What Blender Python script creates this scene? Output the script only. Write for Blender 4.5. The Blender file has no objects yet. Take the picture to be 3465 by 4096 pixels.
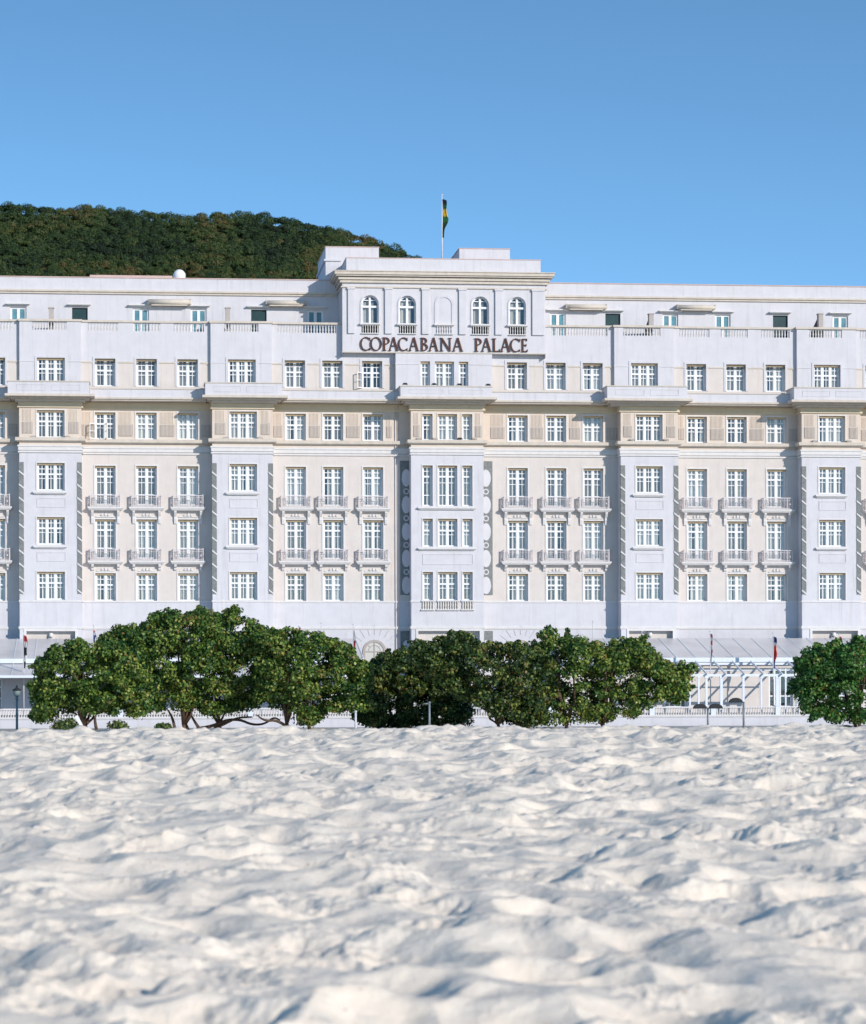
import bpy, bmesh, math, random
import numpy as np
from mathutils import Matrix, Vector, Euler
random.seed(7); np.random.seed(7)
R = math.radians
scene = bpy.context.scene
col = scene.collection

# ------------------------------------------------------------------ camera
F = 10000.0                      # focal length in photo pixels (photo 3465 x 4096)
CXP, CYP = 1410.0, 2750.0        # principal point in photo pixels
CAM = Vector((0.0, -172.0, 2.3))
YAW, ROLL = R(5.2), R(0.15)
cd = bpy.data.cameras.new('camera'); cam = bpy.data.objects.new('camera', cd); col.objects.link(cam)
cd.sensor_width = 36; cd.lens = F / 4096 * 36
cd.shift_x = (1732.5 - CXP) / 4096; cd.shift_y = (CYP - 2048) / 4096
cd.clip_start = 0.1; cd.clip_end = 20000
MR = Euler((R(90), 0, -YAW)).to_matrix() @ Matrix.Rotation(-ROLL, 3, 'Z')
cam.matrix_world = Matrix.Translation(CAM) @ MR.to_4x4()
cd.dof.use_dof = True; cd.dof.focus_distance = 145; cd.dof.aperture_fstop = 1.7
scene.camera = cam

def W(px, py, Y):
    "a measured point of the photo on the vertical plane y = Y, as world x, z"
    d = MR @ Vector(((px - CXP) / F, -(py - CYP) / F, -1))
    t = (Y - CAM.y) / d.y
    return CAM.x + d.x * t, CAM.z + d.z * t
def X(px, Y, py=2000): return W(px, py, Y)[0]
def Z(py, Y, px=1330): return W(px, py, Y)[1]

# ------------------------------------------------------------------ light
SUN_EL, SUN_AZ = 21.0, 143.1          # azimuth clockwise from +Y
w = bpy.data.worlds.new("World"); scene.world = w; w.use_nodes = True
nt = w.node_tree; nt.nodes.clear()
out = nt.nodes.new('ShaderNodeOutputWorld'); bg = nt.nodes.new('ShaderNodeBackground')
sky = nt.nodes.new('ShaderNodeTexSky'); sky.sky_type = 'NISHITA'; sky.sun_disc = False
sky.sun_elevation = R(SUN_EL); sky.sun_rotation = R(SUN_AZ)
sky.air_density = 1.0; sky.dust_density = 0.0; sky.ozone_density = 3.0
# the clear deep-blue sky: the elevation is stretched so that the low sky is as blue as in the photograph
tc = nt.nodes.new('ShaderNodeTexCoord'); sx = nt.nodes.new('ShaderNodeSeparateXYZ'); cx = nt.nodes.new('ShaderNodeCombineXYZ')
ma = nt.nodes.new('ShaderNodeMath'); ma.operation = 'MULTIPLY_ADD'; ma.inputs[1].default_value = 2.0; ma.inputs[2].default_value = 0.075
nt.links.new(tc.outputs['Generated'], sx.inputs[0]); nt.links.new(sx.outputs[0], cx.inputs[0]); nt.links.new(sx.outputs[1], cx.inputs[1])
nt.links.new(sx.outputs[2], ma.inputs[0]); nt.links.new(ma.outputs[0], cx.inputs[2]); nt.links.new(cx.outputs[0], sky.inputs[0])
hs = nt.nodes.new('ShaderNodeHueSaturation'); hs.inputs['Saturation'].default_value = 1.10; hs.inputs['Value'].default_value = 1.09; hs.inputs['Hue'].default_value = .491; nt.links.new(sky.outputs[0], hs.inputs['Color']); nt.links.new(hs.outputs[0], bg.inputs[0]); nt.links.new(bg.outputs[0], out.inputs[0])
bg.inputs[1].default_value = 0.15
sd = bpy.data.lights.new('sun', 'SUN'); sd.energy = 2.75; sd.angle = R(0.6); sd.color = (1.0, 0.93, 0.84)
so = bpy.data.objects.new('sun', sd); col.objects.link(so)
sdir = Vector((math.sin(R(SUN_AZ)) * math.cos(R(SUN_EL)), math.cos(R(SUN_AZ)) * math.cos(R(SUN_EL)), math.sin(R(SUN_EL))))
so.rotation_euler = (-sdir).to_track_quat('-Z', 'Y').to_euler(); so.location = (60, -150, 60)
vs = scene.view_settings; vs.view_transform = 'Standard'; vs.look = 'None'; vs.exposure = 0.62; vs.gamma = 1; vs.use_curve_mapping = False

# ------------------------------------------------------------------ helpers
WM = {}
def tag(o, label=None, cat=None, group=None, kind=None):
    if label: o['label'] = label
    if cat: o['category'] = cat
    if group: o['group'] = group
    if kind: o['kind'] = kind
    return o
def attach(o, p):
    o.parent = p; o.matrix_parent_inverse = WM[p.name].inverted()
def empty(name, loc):
    o = bpy.data.objects.new(name, None); col.objects.link(o); o.location = loc; o.empty_display_size = .3
    WM[o.name] = Matrix.Translation(Vector(loc)); return o
def link_mesh(name, me, loc=(0, 0, 0), parent=None, rz=0):
    o = bpy.data.objects.new(name, me); col.objects.link(o); o.location = loc; o.rotation_euler = (0, 0, rz)
    WM[o.name] = Matrix.Translation(Vector(loc)) @ Matrix.Rotation(rz, 4, 'Z')
    if parent: attach(o, parent)
    return o

class MB:
    def __init__(s): s.v = []; s.f = []; s.m = []; s.cur = 0; s.smooth = []
    def quad(s, a, b, c, d):
        n = len(s.v); s.v += [a, b, c, d]; s.f.append((n, n+1, n+2, n+3)); s.m.append(s.cur); s.smooth.append(False)
    def poly(s, pts):
        n = len(s.v); s.v += list(pts); s.f.append(tuple(range(n, n+len(pts)))); s.m.append(s.cur); s.smooth.append(False)
    def box(s, x0, x1, y0, y1, z0, z1):
        if x0 > x1: x0, x1 = x1, x0
        if y0 > y1: y0, y1 = y1, y0
        if z0 > z1: z0, z1 = z1, z0
        n = len(s.v)
        s.v += [(x0,y0,z0),(x1,y0,z0),(x1,y1,z0),(x0,y1,z0),(x0,y0,z1),(x1,y0,z1),(x1,y1,z1),(x0,y1,z1)]
        for q in ((0,3,2,1),(4,5,6,7),(0,1,5,4),(1,2,6,5),(2,3,7,6),(3,0,4,7)):
            s.f.append(tuple(n+i for i in q)); s.m.append(s.cur); s.smooth.append(False)
    def prism(s, pts, y0, y1):
        "polygon in x,z (ccw seen from -y) extruded along y"
        n = len(pts)
        s.poly([(p[0], y0, p[1]) for p in pts]); s.poly([(p[0], y1, p[1]) for p in reversed(pts)])
        for i in range(n):
            a, b = pts[i], pts[(i+1) % n]
            s.quad((a[0],y0,a[1]), (a[0],y1,a[1]), (b[0],y1,b[1]), (b[0],y0,b[1]))
    def profile(s, pts, x0, x1, e0=False, e1=False):
        "profile in y,z (outermost first) swept along x with mitred ends; e0/e1 return to y=0 offset"
        for i in range(len(pts)-1):
            (ya, za), (yb, zb) = pts[i], pts[i+1]
            s.quad((x0,ya,za), (x1,ya,za), (x1,yb,zb), (x0,yb,zb))
    def tube(s, pts, rads, n=6):
        rings = []
        for i, p in enumerate(pts):
            p = Vector(p)
            d = (Vector(pts[min(i+1, len(pts)-1)]) - Vector(pts[max(i-1, 0)])).normalized()
            a = d.orthogonal().normalized() if abs(d.z) < .99 else Vector((1, 0, 0)); b = d.cross(a).normalized()
            base = len(s.v)
            for k in range(n):
                t = 2*math.pi*k/n
                s.v.append(tuple(p + (a*math.cos(t) + b*math.sin(t))*rads[i]))
            rings.append(base)
        for i in range(len(rings)-1):
            for k in range(n):
                s.f.append((rings[i]+k, rings[i]+(k+1) % n, rings[i+1]+(k+1) % n, rings[i+1]+k)); s.m.append(s.cur); s.smooth.append(True)
        for r_, rev in ((rings[0], True), (rings[-1], False)):
            q = [r_+k for k in range(n)]
            s.f.append(tuple(reversed(q)) if rev else tuple(q)); s.m.append(s.cur); s.smooth.append(False)
    def lathe(s, c, prof, n=8):
        "prof: (radius, z) bottom to top round a vertical axis at c"
        rings = []
        for r_, z in prof:
            rings.append(len(s.v))
            for k in range(n):
                t = 2*math.pi*k/n
                s.v.append((c[0]+r_*math.cos(t), c[1]+r_*math.sin(t), c[2]+z))
        for i in range(len(rings)-1):
            for k in range(n):
                s.f.append((rings[i]+k, rings[i]+(k+1) % n, rings[i+1]+(k+1) % n, rings[i+1]+k)); s.m.append(s.cur); s.smooth.append(n > 6)
        s.f.append(tuple(reversed([rings[0]+k for k in range(n)]))); s.m.append(s.cur); s.smooth.append(False)
        s.f.append(tuple([rings[-1]+k for k in range(n)])); s.m.append(s.cur); s.smooth.append(False)
    def mesh(s, name, mats):
        me = bpy.data.meshes.new(name); me.from_pydata(s.v, [], s.f)
        for m in (mats if isinstance(mats, (list, tuple)) else [mats]): me.materials.append(m)
        me.polygons.foreach_set('material_index', s.m); me.polygons.foreach_set('use_smooth', s.smooth)
        me.update(); return me
    def build(s, name, mats, parent=None):
        return link_mesh(name, s.mesh(name, mats), parent=parent)

# ------------------------------------------------------------------ materials
def newmat(name):
    m = bpy.data.materials.new(name); m.use_nodes = True; n = m.node_tree
    return m, n, n.nodes['Principled BSDF']
def mat(name, c, rough=.7, metal=0, var=.06, scale=1.2, bump=0, bscale=30, streak=0, spec=.3, detail=6):
    m, n, b = newmat(name)
    b.inputs['Roughness'].default_value = rough; b.inputs['Metallic'].default_value = metal
    b.inputs['Specular IOR Level'].default_value = spec
    tc = n.nodes.new('ShaderNodeTexCoord'); no = n.nodes.new('ShaderNodeTexNoise')
    no.inputs['Scale'].default_value = scale; no.inputs['Detail'].default_value = detail; no.inputs['Roughness'].default_value = .65
    n.links.new(tc.outputs['Object'], no.inputs['Vector'])
    rp = n.nodes.new('ShaderNodeValToRGB')
    rp.color_ramp.elements[0].position = .3; rp.color_ramp.elements[1].position = .7
    rp.color_ramp.elements[0].color = (*[x*(1-var) for x in c], 1); rp.color_ramp.elements[1].color = (*[min(1, x*(1+var)) for x in c], 1)
    n.links.new(no.outputs['Fac'], rp.inputs[0]); last = rp.outputs[0]
    if streak:
        mp = n.nodes.new('ShaderNodeMapping'); mp.inputs['Scale'].default_value = (3.0, 3.0, .18)
        n2 = n.nodes.new('ShaderNodeTexNoise'); n2.inputs['Scale'].default_value = 1.3; n2.inputs['Detail'].default_value = 8; n2.inputs['Roughness'].default_value = .7
        r2 = n.nodes.new('ShaderNodeValToRGB'); r2.color_ramp.elements[0].position = .52; r2.color_ramp.elements[1].position = .8
        r2.color_ramp.elements[0].color = (1, 1, 1, 1); r2.color_ramp.elements[1].color = (1-streak, 1-streak*1.05, 1-streak*1.2, 1)
        mx = n.nodes.new('ShaderNodeMix'); mx.data_type = 'RGBA'; mx.blend_type = 'MULTIPLY'; mx.inputs[0].default_value = 1
        n.links.new(tc.outputs['Object'], mp.inputs[0]); n.links.new(mp.outputs[0], n2.inputs[0]); n.links.new(n2.outputs['Fac'], r2.inputs[0])
        n.links.new(last, mx.inputs[6]); n.links.new(r2.outputs[0], mx.inputs[7]); last = mx.outputs[2]
    n.links.new(last, b.inputs['Base Color'])
    if bump:
        n3 = n.nodes.new('ShaderNodeTexNoise'); n3.inputs['Scale'].default_value = bscale; n3.inputs['Detail'].default_value = 5
        bp = n.nodes.new('ShaderNodeBump'); bp.inputs['Strength'].default_value = bump; bp.inputs['Distance'].default_value = .02
        n.links.new(tc.outputs['Object'], n3.inputs[0]); n.links.new(n3.outputs['Fac'], bp.inputs['Height']); n.links.new(bp.outputs[0], b.inputs['Normal'])
    return m
M = {}
M['white'] = mat('white_stucco', (.58, .57, .61), .85, var=.05, streak=.20, bump=.15)
M['cream'] = mat('cream_stucco', (.61, .555, .525), .85, var=.05, streak=.16, bump=.15)
M['frieze'] = mat('beige_stucco', (.62, .535, .47), .85, var=.05, streak=.12, bump=.15)
M['trim'] = mat('white_trim', (.64, .62, .62), .7, var=.06, streak=.12, scale=3)
M['cornice'] = mat('stone_cornice', (.56, .50, .44), .8, var=.10, streak=.2, scale=2.5)
M['archi'] = mat('glow_tinted_stucco', (.66, .55, .40), .85, var=.05, streak=.10, bump=.15)  # warm bounce glow under the main cornice, painted as a yellow tint
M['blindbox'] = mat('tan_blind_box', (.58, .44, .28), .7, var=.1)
M['louver'] = mat('taupe_louver_panel', (.40, .36, .34), .8, var=.08, scale=6)
M['frame'] = mat('white_window_paint', (.74, .74, .76), .45, var=.03)
M['teal'] = mat('teal_shutter_glass', (.10, .24, .30), .25, var=.25, scale=2)
M['dark'] = mat('dark_interior', (.045, .042, .04), .9, var=.3, scale=1)
M['darkteal'] = mat('dark_teal_opening', (.02, .05, .055), .35, var=.3, scale=1)
M['bronze'] = mat('brown_bronze_letters', (.080, .028, .018), .5, metal=.2, var=.2, scale=8)
M['rail'] = mat('lilac_grey_iron', (.60, .56, .58), .5, var=.1)
M['trellis'] = mat('grey_green_trellis', (.19, .20, .20), .8, var=.25, scale=5)
M['roofing'] = mat('terracotta_coping', (.55, .40, .37), .8, var=.1)
M['metal'] = mat('dark_grey_metal', (.022, .024, .028), .7, metal=0, var=.2)
M['pole'] = mat('grey_galvanised_pole', (.22, .24, .26), .5, metal=.3, var=.15)
M['polewhite'] = mat('white_painted_pole', (.6, .58, .6), .5, var=.08)
M['greenpole'] = mat('verdigris_lamp_paint', (.18, .24, .24), .6, var=.2, scale=8)
M['pergola'] = mat('pale_blue_white_pergola_paint', (.66, .70, .76), .5, var=.05)
M['bark'] = mat('brown_bark', (.10, .065, .045), .9, var=.4, scale=9, bump=.6, bscale=22)
M['asphalt'] = mat('asphalt', (.05, .05, .052), .9, var=.2, scale=6, bump=.2)
M['paving'] = mat('pale_mosaic_paving', (.36, .35, .33), .85, var=.2, scale=3, bump=.2)
M['earth'] = mat('hill_earth', (.05, .06, .025), .95, var=.3, scale=.05)
M['city'] = mat('far_ground', (.2, .19, .18), .95, var=.2, scale=.02)
M['paint'] = mat('road_paint', (.7, .7, .68), .7, var=.1, scale=6)

def glass_mat():
    m, n, b = newmat('window_glass'); n.nodes.remove(b)
    o = n.nodes['Material Output']; t = n.nodes.new('ShaderNodeBsdfTransparent'); g = n.nodes.new('ShaderNodeBsdfGlossy')
    t.inputs[0].default_value = (.88, .88, .86, 1); g.inputs['Roughness'].default_value = .08
    tc = n.nodes.new('ShaderNodeTexCoord'); no = n.nodes.new('ShaderNodeTexNoise'); no.inputs['Scale'].default_value = 1.4
    bp = n.nodes.new('ShaderNodeBump'); bp.inputs['Strength'].default_value = .15; bp.inputs['Distance'].default_value = .1
    n.links.new(tc.outputs['Object'], no.inputs[0]); n.links.new(no.outputs['Fac'], bp.inputs['Height']); n.links.new(bp.outputs[0], g.inputs['Normal'])
    mx = n.nodes.new('ShaderNodeMixShader'); mx.inputs[0].default_value = .11
    n.links.new(t.outputs[0], mx.inputs[1]); n.links.new(g.outputs[0], mx.inputs[2]); n.links.new(mx.outputs[0], o.inputs[0])
    return m
M['glass'] = glass_mat()
def curtain_mat():
    m, n, b = newmat('sheer_curtain_cloth'); b.inputs['Roughness'].default_value = .9
    oi = n.nodes.new('ShaderNodeObjectInfo'); rp = n.nodes.new('ShaderNodeValToRGB')
    e = rp.color_ramp.elements; e[0].color = (.30, .28, .25, 1); e[1].color = (.74, .77, .76, 1)
    e2 = e.new(.5); e2.color = (.56, .56, .53, 1)
    n.links.new(oi.outputs['Random'], rp.inputs[0]); n.links.new(rp.outputs[0], b.inputs['Base Color'])
    return m
M['curtain'] = curtain_mat()
def awning_mat():
    m, n, b = newmat('grey_awning_sheet'); b.inputs['Roughness'].default_value = .35
    tc = n.nodes.new('ShaderNodeTexCoord'); no = n.nodes.new('ShaderNodeTexNoise'); no.inputs['Scale'].default_value = .6; no.inputs['Detail'].default_value = 6
    rp = n.nodes.new('ShaderNodeValToRGB'); rp.color_ramp.elements[0].color = (.50, .48, .49, 1); rp.color_ramp.elements[1].color = (.62, .60, .61, 1)
    rp.color_ramp.elements[0].position = .3; rp.color_ramp.elements[1].position = .7
    n.links.new(tc.outputs['Object'], no.inputs[0]); n.links.new(no.outputs['Fac'], rp.inputs[0]); n.links.new(rp.outputs[0], b.inputs['Base Color'])
    return m
M['awning'] = awning_mat()
def leaf_mat(name, cols, trans=.25, rough=.45):
    m, n, b = newmat(name)
    at = n.nodes.new('ShaderNodeAttribute'); at.attribute_name = 'rnd'
    rp = n.nodes.new('ShaderNodeValToRGB'); e = rp.color_ramp.elements
    for i, (p, c) in enumerate(cols):
        el = e[i] if i < 2 else e.new(p)
        el.position = p; el.color = (*c, 1)
    n.links.new(at.outputs['Fac'], rp.inputs[0]); n.links.new(rp.outputs[0], b.inputs['Base Color'])
    b.inputs['Roughness'].default_value = rough; b.inputs['Specular IOR Level'].default_value = .35
    tr = n.nodes.new('ShaderNodeBsdfTranslucent'); mx = n.nodes.new('ShaderNodeMixShader'); mx.inputs[0].default_value = trans
    n.links.new(rp.outputs[0], tr.inputs[0]); n.links.new(b.outputs[0], mx.inputs[1]); n.links.new(tr.outputs[0], mx.inputs[2])
    n.links.new(mx.outputs[0], n.nodes['Material Output'].inputs[0]); return m
M['leaf'] = leaf_mat('sea_grape_leaves', [(0, (.015, .045, .014)), (1, (.28, .18, .06)), (.28, (.042, .12, .026)), (.56, (.13, .22, .042)), (.8, (.30, .36, .07)), (.96, (.42, .42, .12))], trans=.32)
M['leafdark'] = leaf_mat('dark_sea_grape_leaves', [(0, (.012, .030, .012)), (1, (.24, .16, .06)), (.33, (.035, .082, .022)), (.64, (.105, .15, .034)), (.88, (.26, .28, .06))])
M['leafgreen'] = leaf_mat('bright_sea_grape_leaves', [(0, (.014, .055, .016)), (1, (.24, .15, .05)), (.36, (.045, .15, .034)), (.7, (.11, .25, .05)), (.92, (.25, .33, .07))], trans=.32)
M['forest'] = leaf_mat('hill_forest_leaves', [(0, (.012, .024, .012)), (1, (.13, .085, .035)), (.3, (.022, .050, .016)), (.56, (.042, .080, .020)), (.82, (.088, .10, .028))], trans=.18, rough=.7)

# ------------------------------------------------------------------ noise for terrain
def hash2(ix, iy, seed):
    h = (ix.astype(np.int64)*374761393 + iy.astype(np.int64)*668265263 + seed*1442695041) & 0xffffffff
    h = ((h ^ (h >> 13))*1274126177) & 0xffffffff
    return ((h ^ (h >> 16)) & 0xffff)/65535.0
def vnoise(x, y, seed=0):
    ix, iy = np.floor(x), np.floor(y); fx, fy = x-ix, y-iy
    fx = fx*fx*(3-2*fx); fy = fy*fy*(3-2*fy)
    a, b = hash2(ix, iy, seed), hash2(ix+1, iy, seed); c, d = hash2(ix, iy+1, seed), hash2(ix+1, iy+1, seed)
    return (a*(1-fx)+b*fx)*(1-fy)+(c*(1-fx)+d*fx)*fy
def fbm(x, y, o, seed=0):
    r, a, t = 0, .5, 0
    for i in range(o): r = r+a*vnoise(x*2**i, y*2**i, seed+i); t += a; a *= .5
    return r/t
def dents(x, y, seed, p=5.0, jit=.9):
    "footprint-like bowls pressed into the sand: 0 on the crests, down to about -1 in the bowls, continuous"
    ix, iy = np.floor(x), np.floor(y); acc = np.zeros(x.shape)
    for dx in (-1, 0, 1):
        for dy in (-1, 0, 1):
            cx_, cy_ = ix+dx, iy+dy
            px_ = cx_+.5+(hash2(cx_, cy_, seed)-.5)*jit; py_ = cy_+.5+(hash2(cx_, cy_, seed+5)-.5)*jit
            an = hash2(cx_, cy_, seed+9)*3.1416; el = .75+.5*hash2(cx_, cy_, seed+11)
            ux, uy = x-px_, y-py_
            vx = ux*np.cos(an)+uy*np.sin(an); vy = -ux*np.sin(an)+uy*np.cos(an)
            d2 = (vx*el)**2+(vy/el)**2; s_ = .35+.8*hash2(cx_, cy_, seed+3)
            acc += (s_*np.exp(-d2*3.4)*np.clip(1-d2/1.9, 0, 1))**p
    return -acc**(1/p)

def grid_mesh(name, xx, yy, zz, m, smooth=True):
    ny, nx = xx.shape
    me = bpy.data.meshes.new(name); v = np.stack([xx, yy, zz], -1).reshape(-1, 3).astype(np.float32)
    idx = np.arange(nx*ny).reshape(ny, nx)
    q = np.stack([idx[:-1, :-1], idx[:-1, 1:], idx[1:, 1:], idx[1:, :-1]], -1).reshape(-1, 4)
    me.vertices.add(len(v)); me.vertices.foreach_set('co', v.ravel())
    me.loops.add(q.size); me.loops.foreach_set('vertex_index', q.ravel().astype(np.int32))
    me.polygons.add(len(q)); me.polygons.foreach_set('loop_start', np.arange(0, q.size, 4, dtype=np.int32))
    me.polygons.foreach_set('use_smooth', np.full(len(q), smooth)); me.update(calc_edges=True)
    me.materials.append(m); return me

# ------------------------------------------------------------------ sand
def sand_base(y):
    "mean level of the beach along y: plateau in front of the camera, a low crest, then down to the trees"
    d = y - CAM.y
    z = np.interp(d, [-20, 0, 62, 68, 72, 84, 108, 112], [-1.25, -.95, .92, 1.06, 1.07, .66, .42, -.34])
    return z
def cones(x, y, seed, slope=.62, jit=.95):
    "lower envelope of cones: trampled hollows with straight slopes meeting in sharp crests and peaks"
    ix, iy = np.floor(x), np.floor(y); best = np.full(x.shape, 9.0)
    for dx in (-2, -1, 0, 1, 2):
        for dy in (-2, -1, 0, 1, 2):
            cx_, cy_ = ix+dx, iy+dy
            px_ = cx_+.5+(hash2(cx_, cy_, seed)-.5)*jit; py_ = cy_+.5+(hash2(cx_, cy_, seed+5)-.5)*jit
            an = hash2(cx_, cy_, seed+9)*3.1416; el = .72+.56*hash2(cx_, cy_, seed+11)
            ux, uy = x-px_, y-py_
            vx = (ux*np.cos(an)+uy*np.sin(an))*el; vy = (-ux*np.sin(an)+uy*np.cos(an))/el
            best = np.minimum(best, hash2(cx_, cy_, seed+3)*.30+slope*np.sqrt(vx*vx+vy*vy+.02))
    return best
def smin(a, b, k):
    h = np.clip(.5+.5*(b-a)/k, 0, 1); return b*(1-h)+a*h-k*h*(1-h)
def sand_height(x, y):
    far = np.clip((y-CAM.y-20)/45, 0, 1)
    wx = x+.50*(fbm(x*.8, y*.8, 3, 31)-.5)+.10*(fbm(x*3.0, y*3.0, 2, 35)-.5)
    wy = y+.50*(fbm(x*.8, y*.8, 3, 47)-.5)+.10*(fbm(x*3.0, y*3.0, 2, 55)-.5)
    a = cones(wx/1.45, wy/1.35, 3, .95)*1.45; b = cones(wx/.72+7, wy/.70+3, 21, .85)*.72; c = cones(wx/.30+4, wy/.30+1, 41)*.30
    cap = .90+.5*(fbm(x*.4, y*.4, 3, 81)-.5)
    msk = np.clip((fbm(x*.7, y*.7, 3, 77)-.40)*3.2, .0, 1)
    h = (.46-.20*far)*smin(a, cap, .12) + (.22*msk+.12+.12*far)*b + .16*c*msk
    h += .12*(fbm(x*.30, y*.30, 3, 5)-.5) + .04*(fbm(x*2.0, y*2.0, 3, 15)-.5)
    lump = np.clip((fbm(x*.9, y*.9, 3, 93)-.46)*6, 0, 1)
    h += .12*lump*(fbm(x*6.5, y*6.5, 5, 25)-.45) + .014*(fbm(x*14, y*14, 3, 27)-.5)
    return h - .44 + .07*far
def sand_mat():
    m, n, b = newmat('white_beach_sand'); b.inputs['Roughness'].default_value = .95; b.inputs['Specular IOR Level'].default_value = .1
    tc = n.nodes.new('ShaderNodeTexCoord')
    no = n.nodes.new('ShaderNodeTexNoise'); no.inputs['Scale'].default_value = 1.6; no.inputs['Detail'].default_value = 11; no.inputs['Roughness'].default_value = .75
    rp = n.nodes.new('ShaderNodeValToRGB'); rp.color_ramp.elements[0].position = .3; rp.color_ramp.elements[1].position = .72
    rp.color_ramp.elements[0].color = (.78, .665, .545, 1); rp.color_ramp.elements[1].color = (.86, .765, .65, 1)
    n2 = n.nodes.new('ShaderNodeTexNoise'); n2.inputs['Scale'].default_value = 15; n2.inputs['Detail'].default_value = 3
    r2 = n.nodes.new('ShaderNodeValToRGB'); r2.color_ramp.elements[0].position = .26; r2.color_ramp.elements[1].position = .33
    r2.color_ramp.elements[0].color = (.62, .52, .44, 1); r2.color_ramp.elements[1].color = (1, 1, 1, 1)
    mx = n.nodes.new('ShaderNodeMix'); mx.data_type = 'RGBA'; mx.blend_type = 'MULTIPLY'; mx.inputs[0].default_value = 1
    n3 = n.nodes.new('ShaderNodeTexNoise'); n3.inputs['Scale'].default_value = 11; n3.inputs['Detail'].default_value = 8; n3.inputs['Roughness'].default_value = .7
    bp = n.nodes.new('ShaderNodeBump'); bp.inputs['Strength'].default_value = .5; bp.inputs['Distance'].default_value = .05
    for k in (no, n2, n3): n.links.new(tc.outputs['Object'], k.inputs['Vector'])
    n.links.new(no.outputs['Fac'], rp.inputs[0]); n.links.new(n2.outputs['Fac'], r2.inputs[0])
    n.links.new(rp.outputs[0], mx.inputs[6]); n.links.new(r2.outputs[0], mx.inputs[7]); n.links.new(mx.outputs[2], b.inputs['Base Color'])
    n.links.new(n3.outputs['Fac'], bp.inputs['Height']); n.links.new(bp.outputs[0], b.inputs['Normal']); return m
M['sand'] = sand_mat()
# rows get wider apart with distance; the sheet is a fan wide enough for neighbouring viewpoints
ds = [11.0]
while ds[-1] < 112: ds.append(ds[-1] + max(.012, ds[-1]*.0016))
ds = np.array(ds); u = np.linspace(-1, 1, 1150)
hw = ds*.34 + 3.5
D_, U_ = np.meshgrid(ds, u, indexing='ij')
xx = U_*hw[:, None] + D_*.115; yy = D_ + CAM.y
fade = np.interp(D_, [100, 110], [1, .1])
zz = sand_base(yy) + sand_height(xx, yy)*fade
tag(link_mesh('beach_sand', grid_mesh('beach_sand', xx, yy, zz, M['sand'])), kind='structure')
# the rest of the beach around it, coarser
u2 = np.linspace(0, 1, 60)
for sgn in (-1, 1):
    dd = np.linspace(11, 112, 200)
    edge = dd*.115 + sgn*(dd*.34+3.5)
    DD, UU = np.meshgrid(dd, u2, indexing='ij')
    x2 = edge[:, None] + sgn*(UU**1.5*90); y2 = DD + CAM.y
    z2 = sand_base(y2) + sand_height(x2, y2)*np.interp(DD, [100, 110], [1, .1])
    g = grid_mesh('beach_sand', x2 if sgn > 0 else x2[:, ::-1], y2, z2 if sgn > 0 else z2[:, ::-1], M['sand'])
    tag(link_mesh('beach_sand', g), kind='structure')
mb = MB(); mb.quad((-90, -230, -1.5), (90, -230, -1.5), (90, -160.9, -.75), (-90, -160.9, -.75))
tag(mb.build('beach_sand', M['sand']), kind='structure')

# ground to the horizon, promenade, road
mb = MB(); mb.quad((-6000, -61, -.4), (6000, -61, -.4), (6000, 9000, -.4), (-6000, 9000, -.4)); tag(mb.build('ground', M['city']), kind='structure')
mb = MB(); mb.box(-150, 150, -60.5, -50, -.396, -.26); tag(mb.build('promenade', M['paving']), kind='structure')
mb = MB(); mb.quad((-150, -49.99, -.396), (150, -49.99, -.396), (150, -22.01, -.396), (-150, -22.01, -.396)); tag(mb.build('road', M['asphalt']), kind='structure')
mb = MB()
for k in range(-30, 30):
    for yk in (-44, -40, -32, -28): mb.quad((k*5, yk, -.392), (k*5+2.4, yk, -.392), (k*5+2.4, yk+.12, -.392), (k*5, yk+.12, -.392))
tag(mb.build('lane_markings', M['paint']), kind='structure')
mb = MB(); mb.box(-150, 150, -38, -34, -.39, -.25); tag(mb.build('median_kerb', M['paving']), kind='structure')
mb = MB(); mb.box(-150, 150, -22, -11.6, -.39, -.26); tag(mb.build('pavement', M['paving']), kind='structure')

exec_parts = []
# ================================================================== HOTEL
YR, YB, YT = 0.0, -1.15, -0.5         # recessed wall, bay front, tower front
YUR, YUB = 0.0, -0.28                 # top storey above the main cornice: recess and bay planes
YPR, YPB = -1.15, -2.35               # low parapet on the main cornice: recess and bay planes
YPH = 2.8                             # set-back penthouse wall
hotel = empty('hotel', (X(1790, 0), 0, 0))
tag(hotel, 'long white palace hotel with cream recesses, balconies and brown letters over the beach trees', 'hotel')
BAYS = [(78, 327), (850, 1092), (2484, 2713), (3208, 3443)]
CB = (1645, 1935)
XL, XR = -330, 3790                   # the facade runs on past both edges of the frame
RECESS = [(XL+100, 78), (327, 850), (1092, 1645), (1935, 2484), (2713, 3208), (3443, XR)]
RWIN = [[-212, -54], [422, 587, 753], [1184, 1333.5, 1493], [2072, 2226, 2374], [2789.5, 2948.5, 3107.5], [3520, 3680]]
RWIN[0] = [-300, -140, -20]
BWIN = [204, 974, 2598, 3329]
CWIN = [(1711, 41), (1791, 78), (1870, 41)]
WW, BW = 1.40, 1.88

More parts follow.
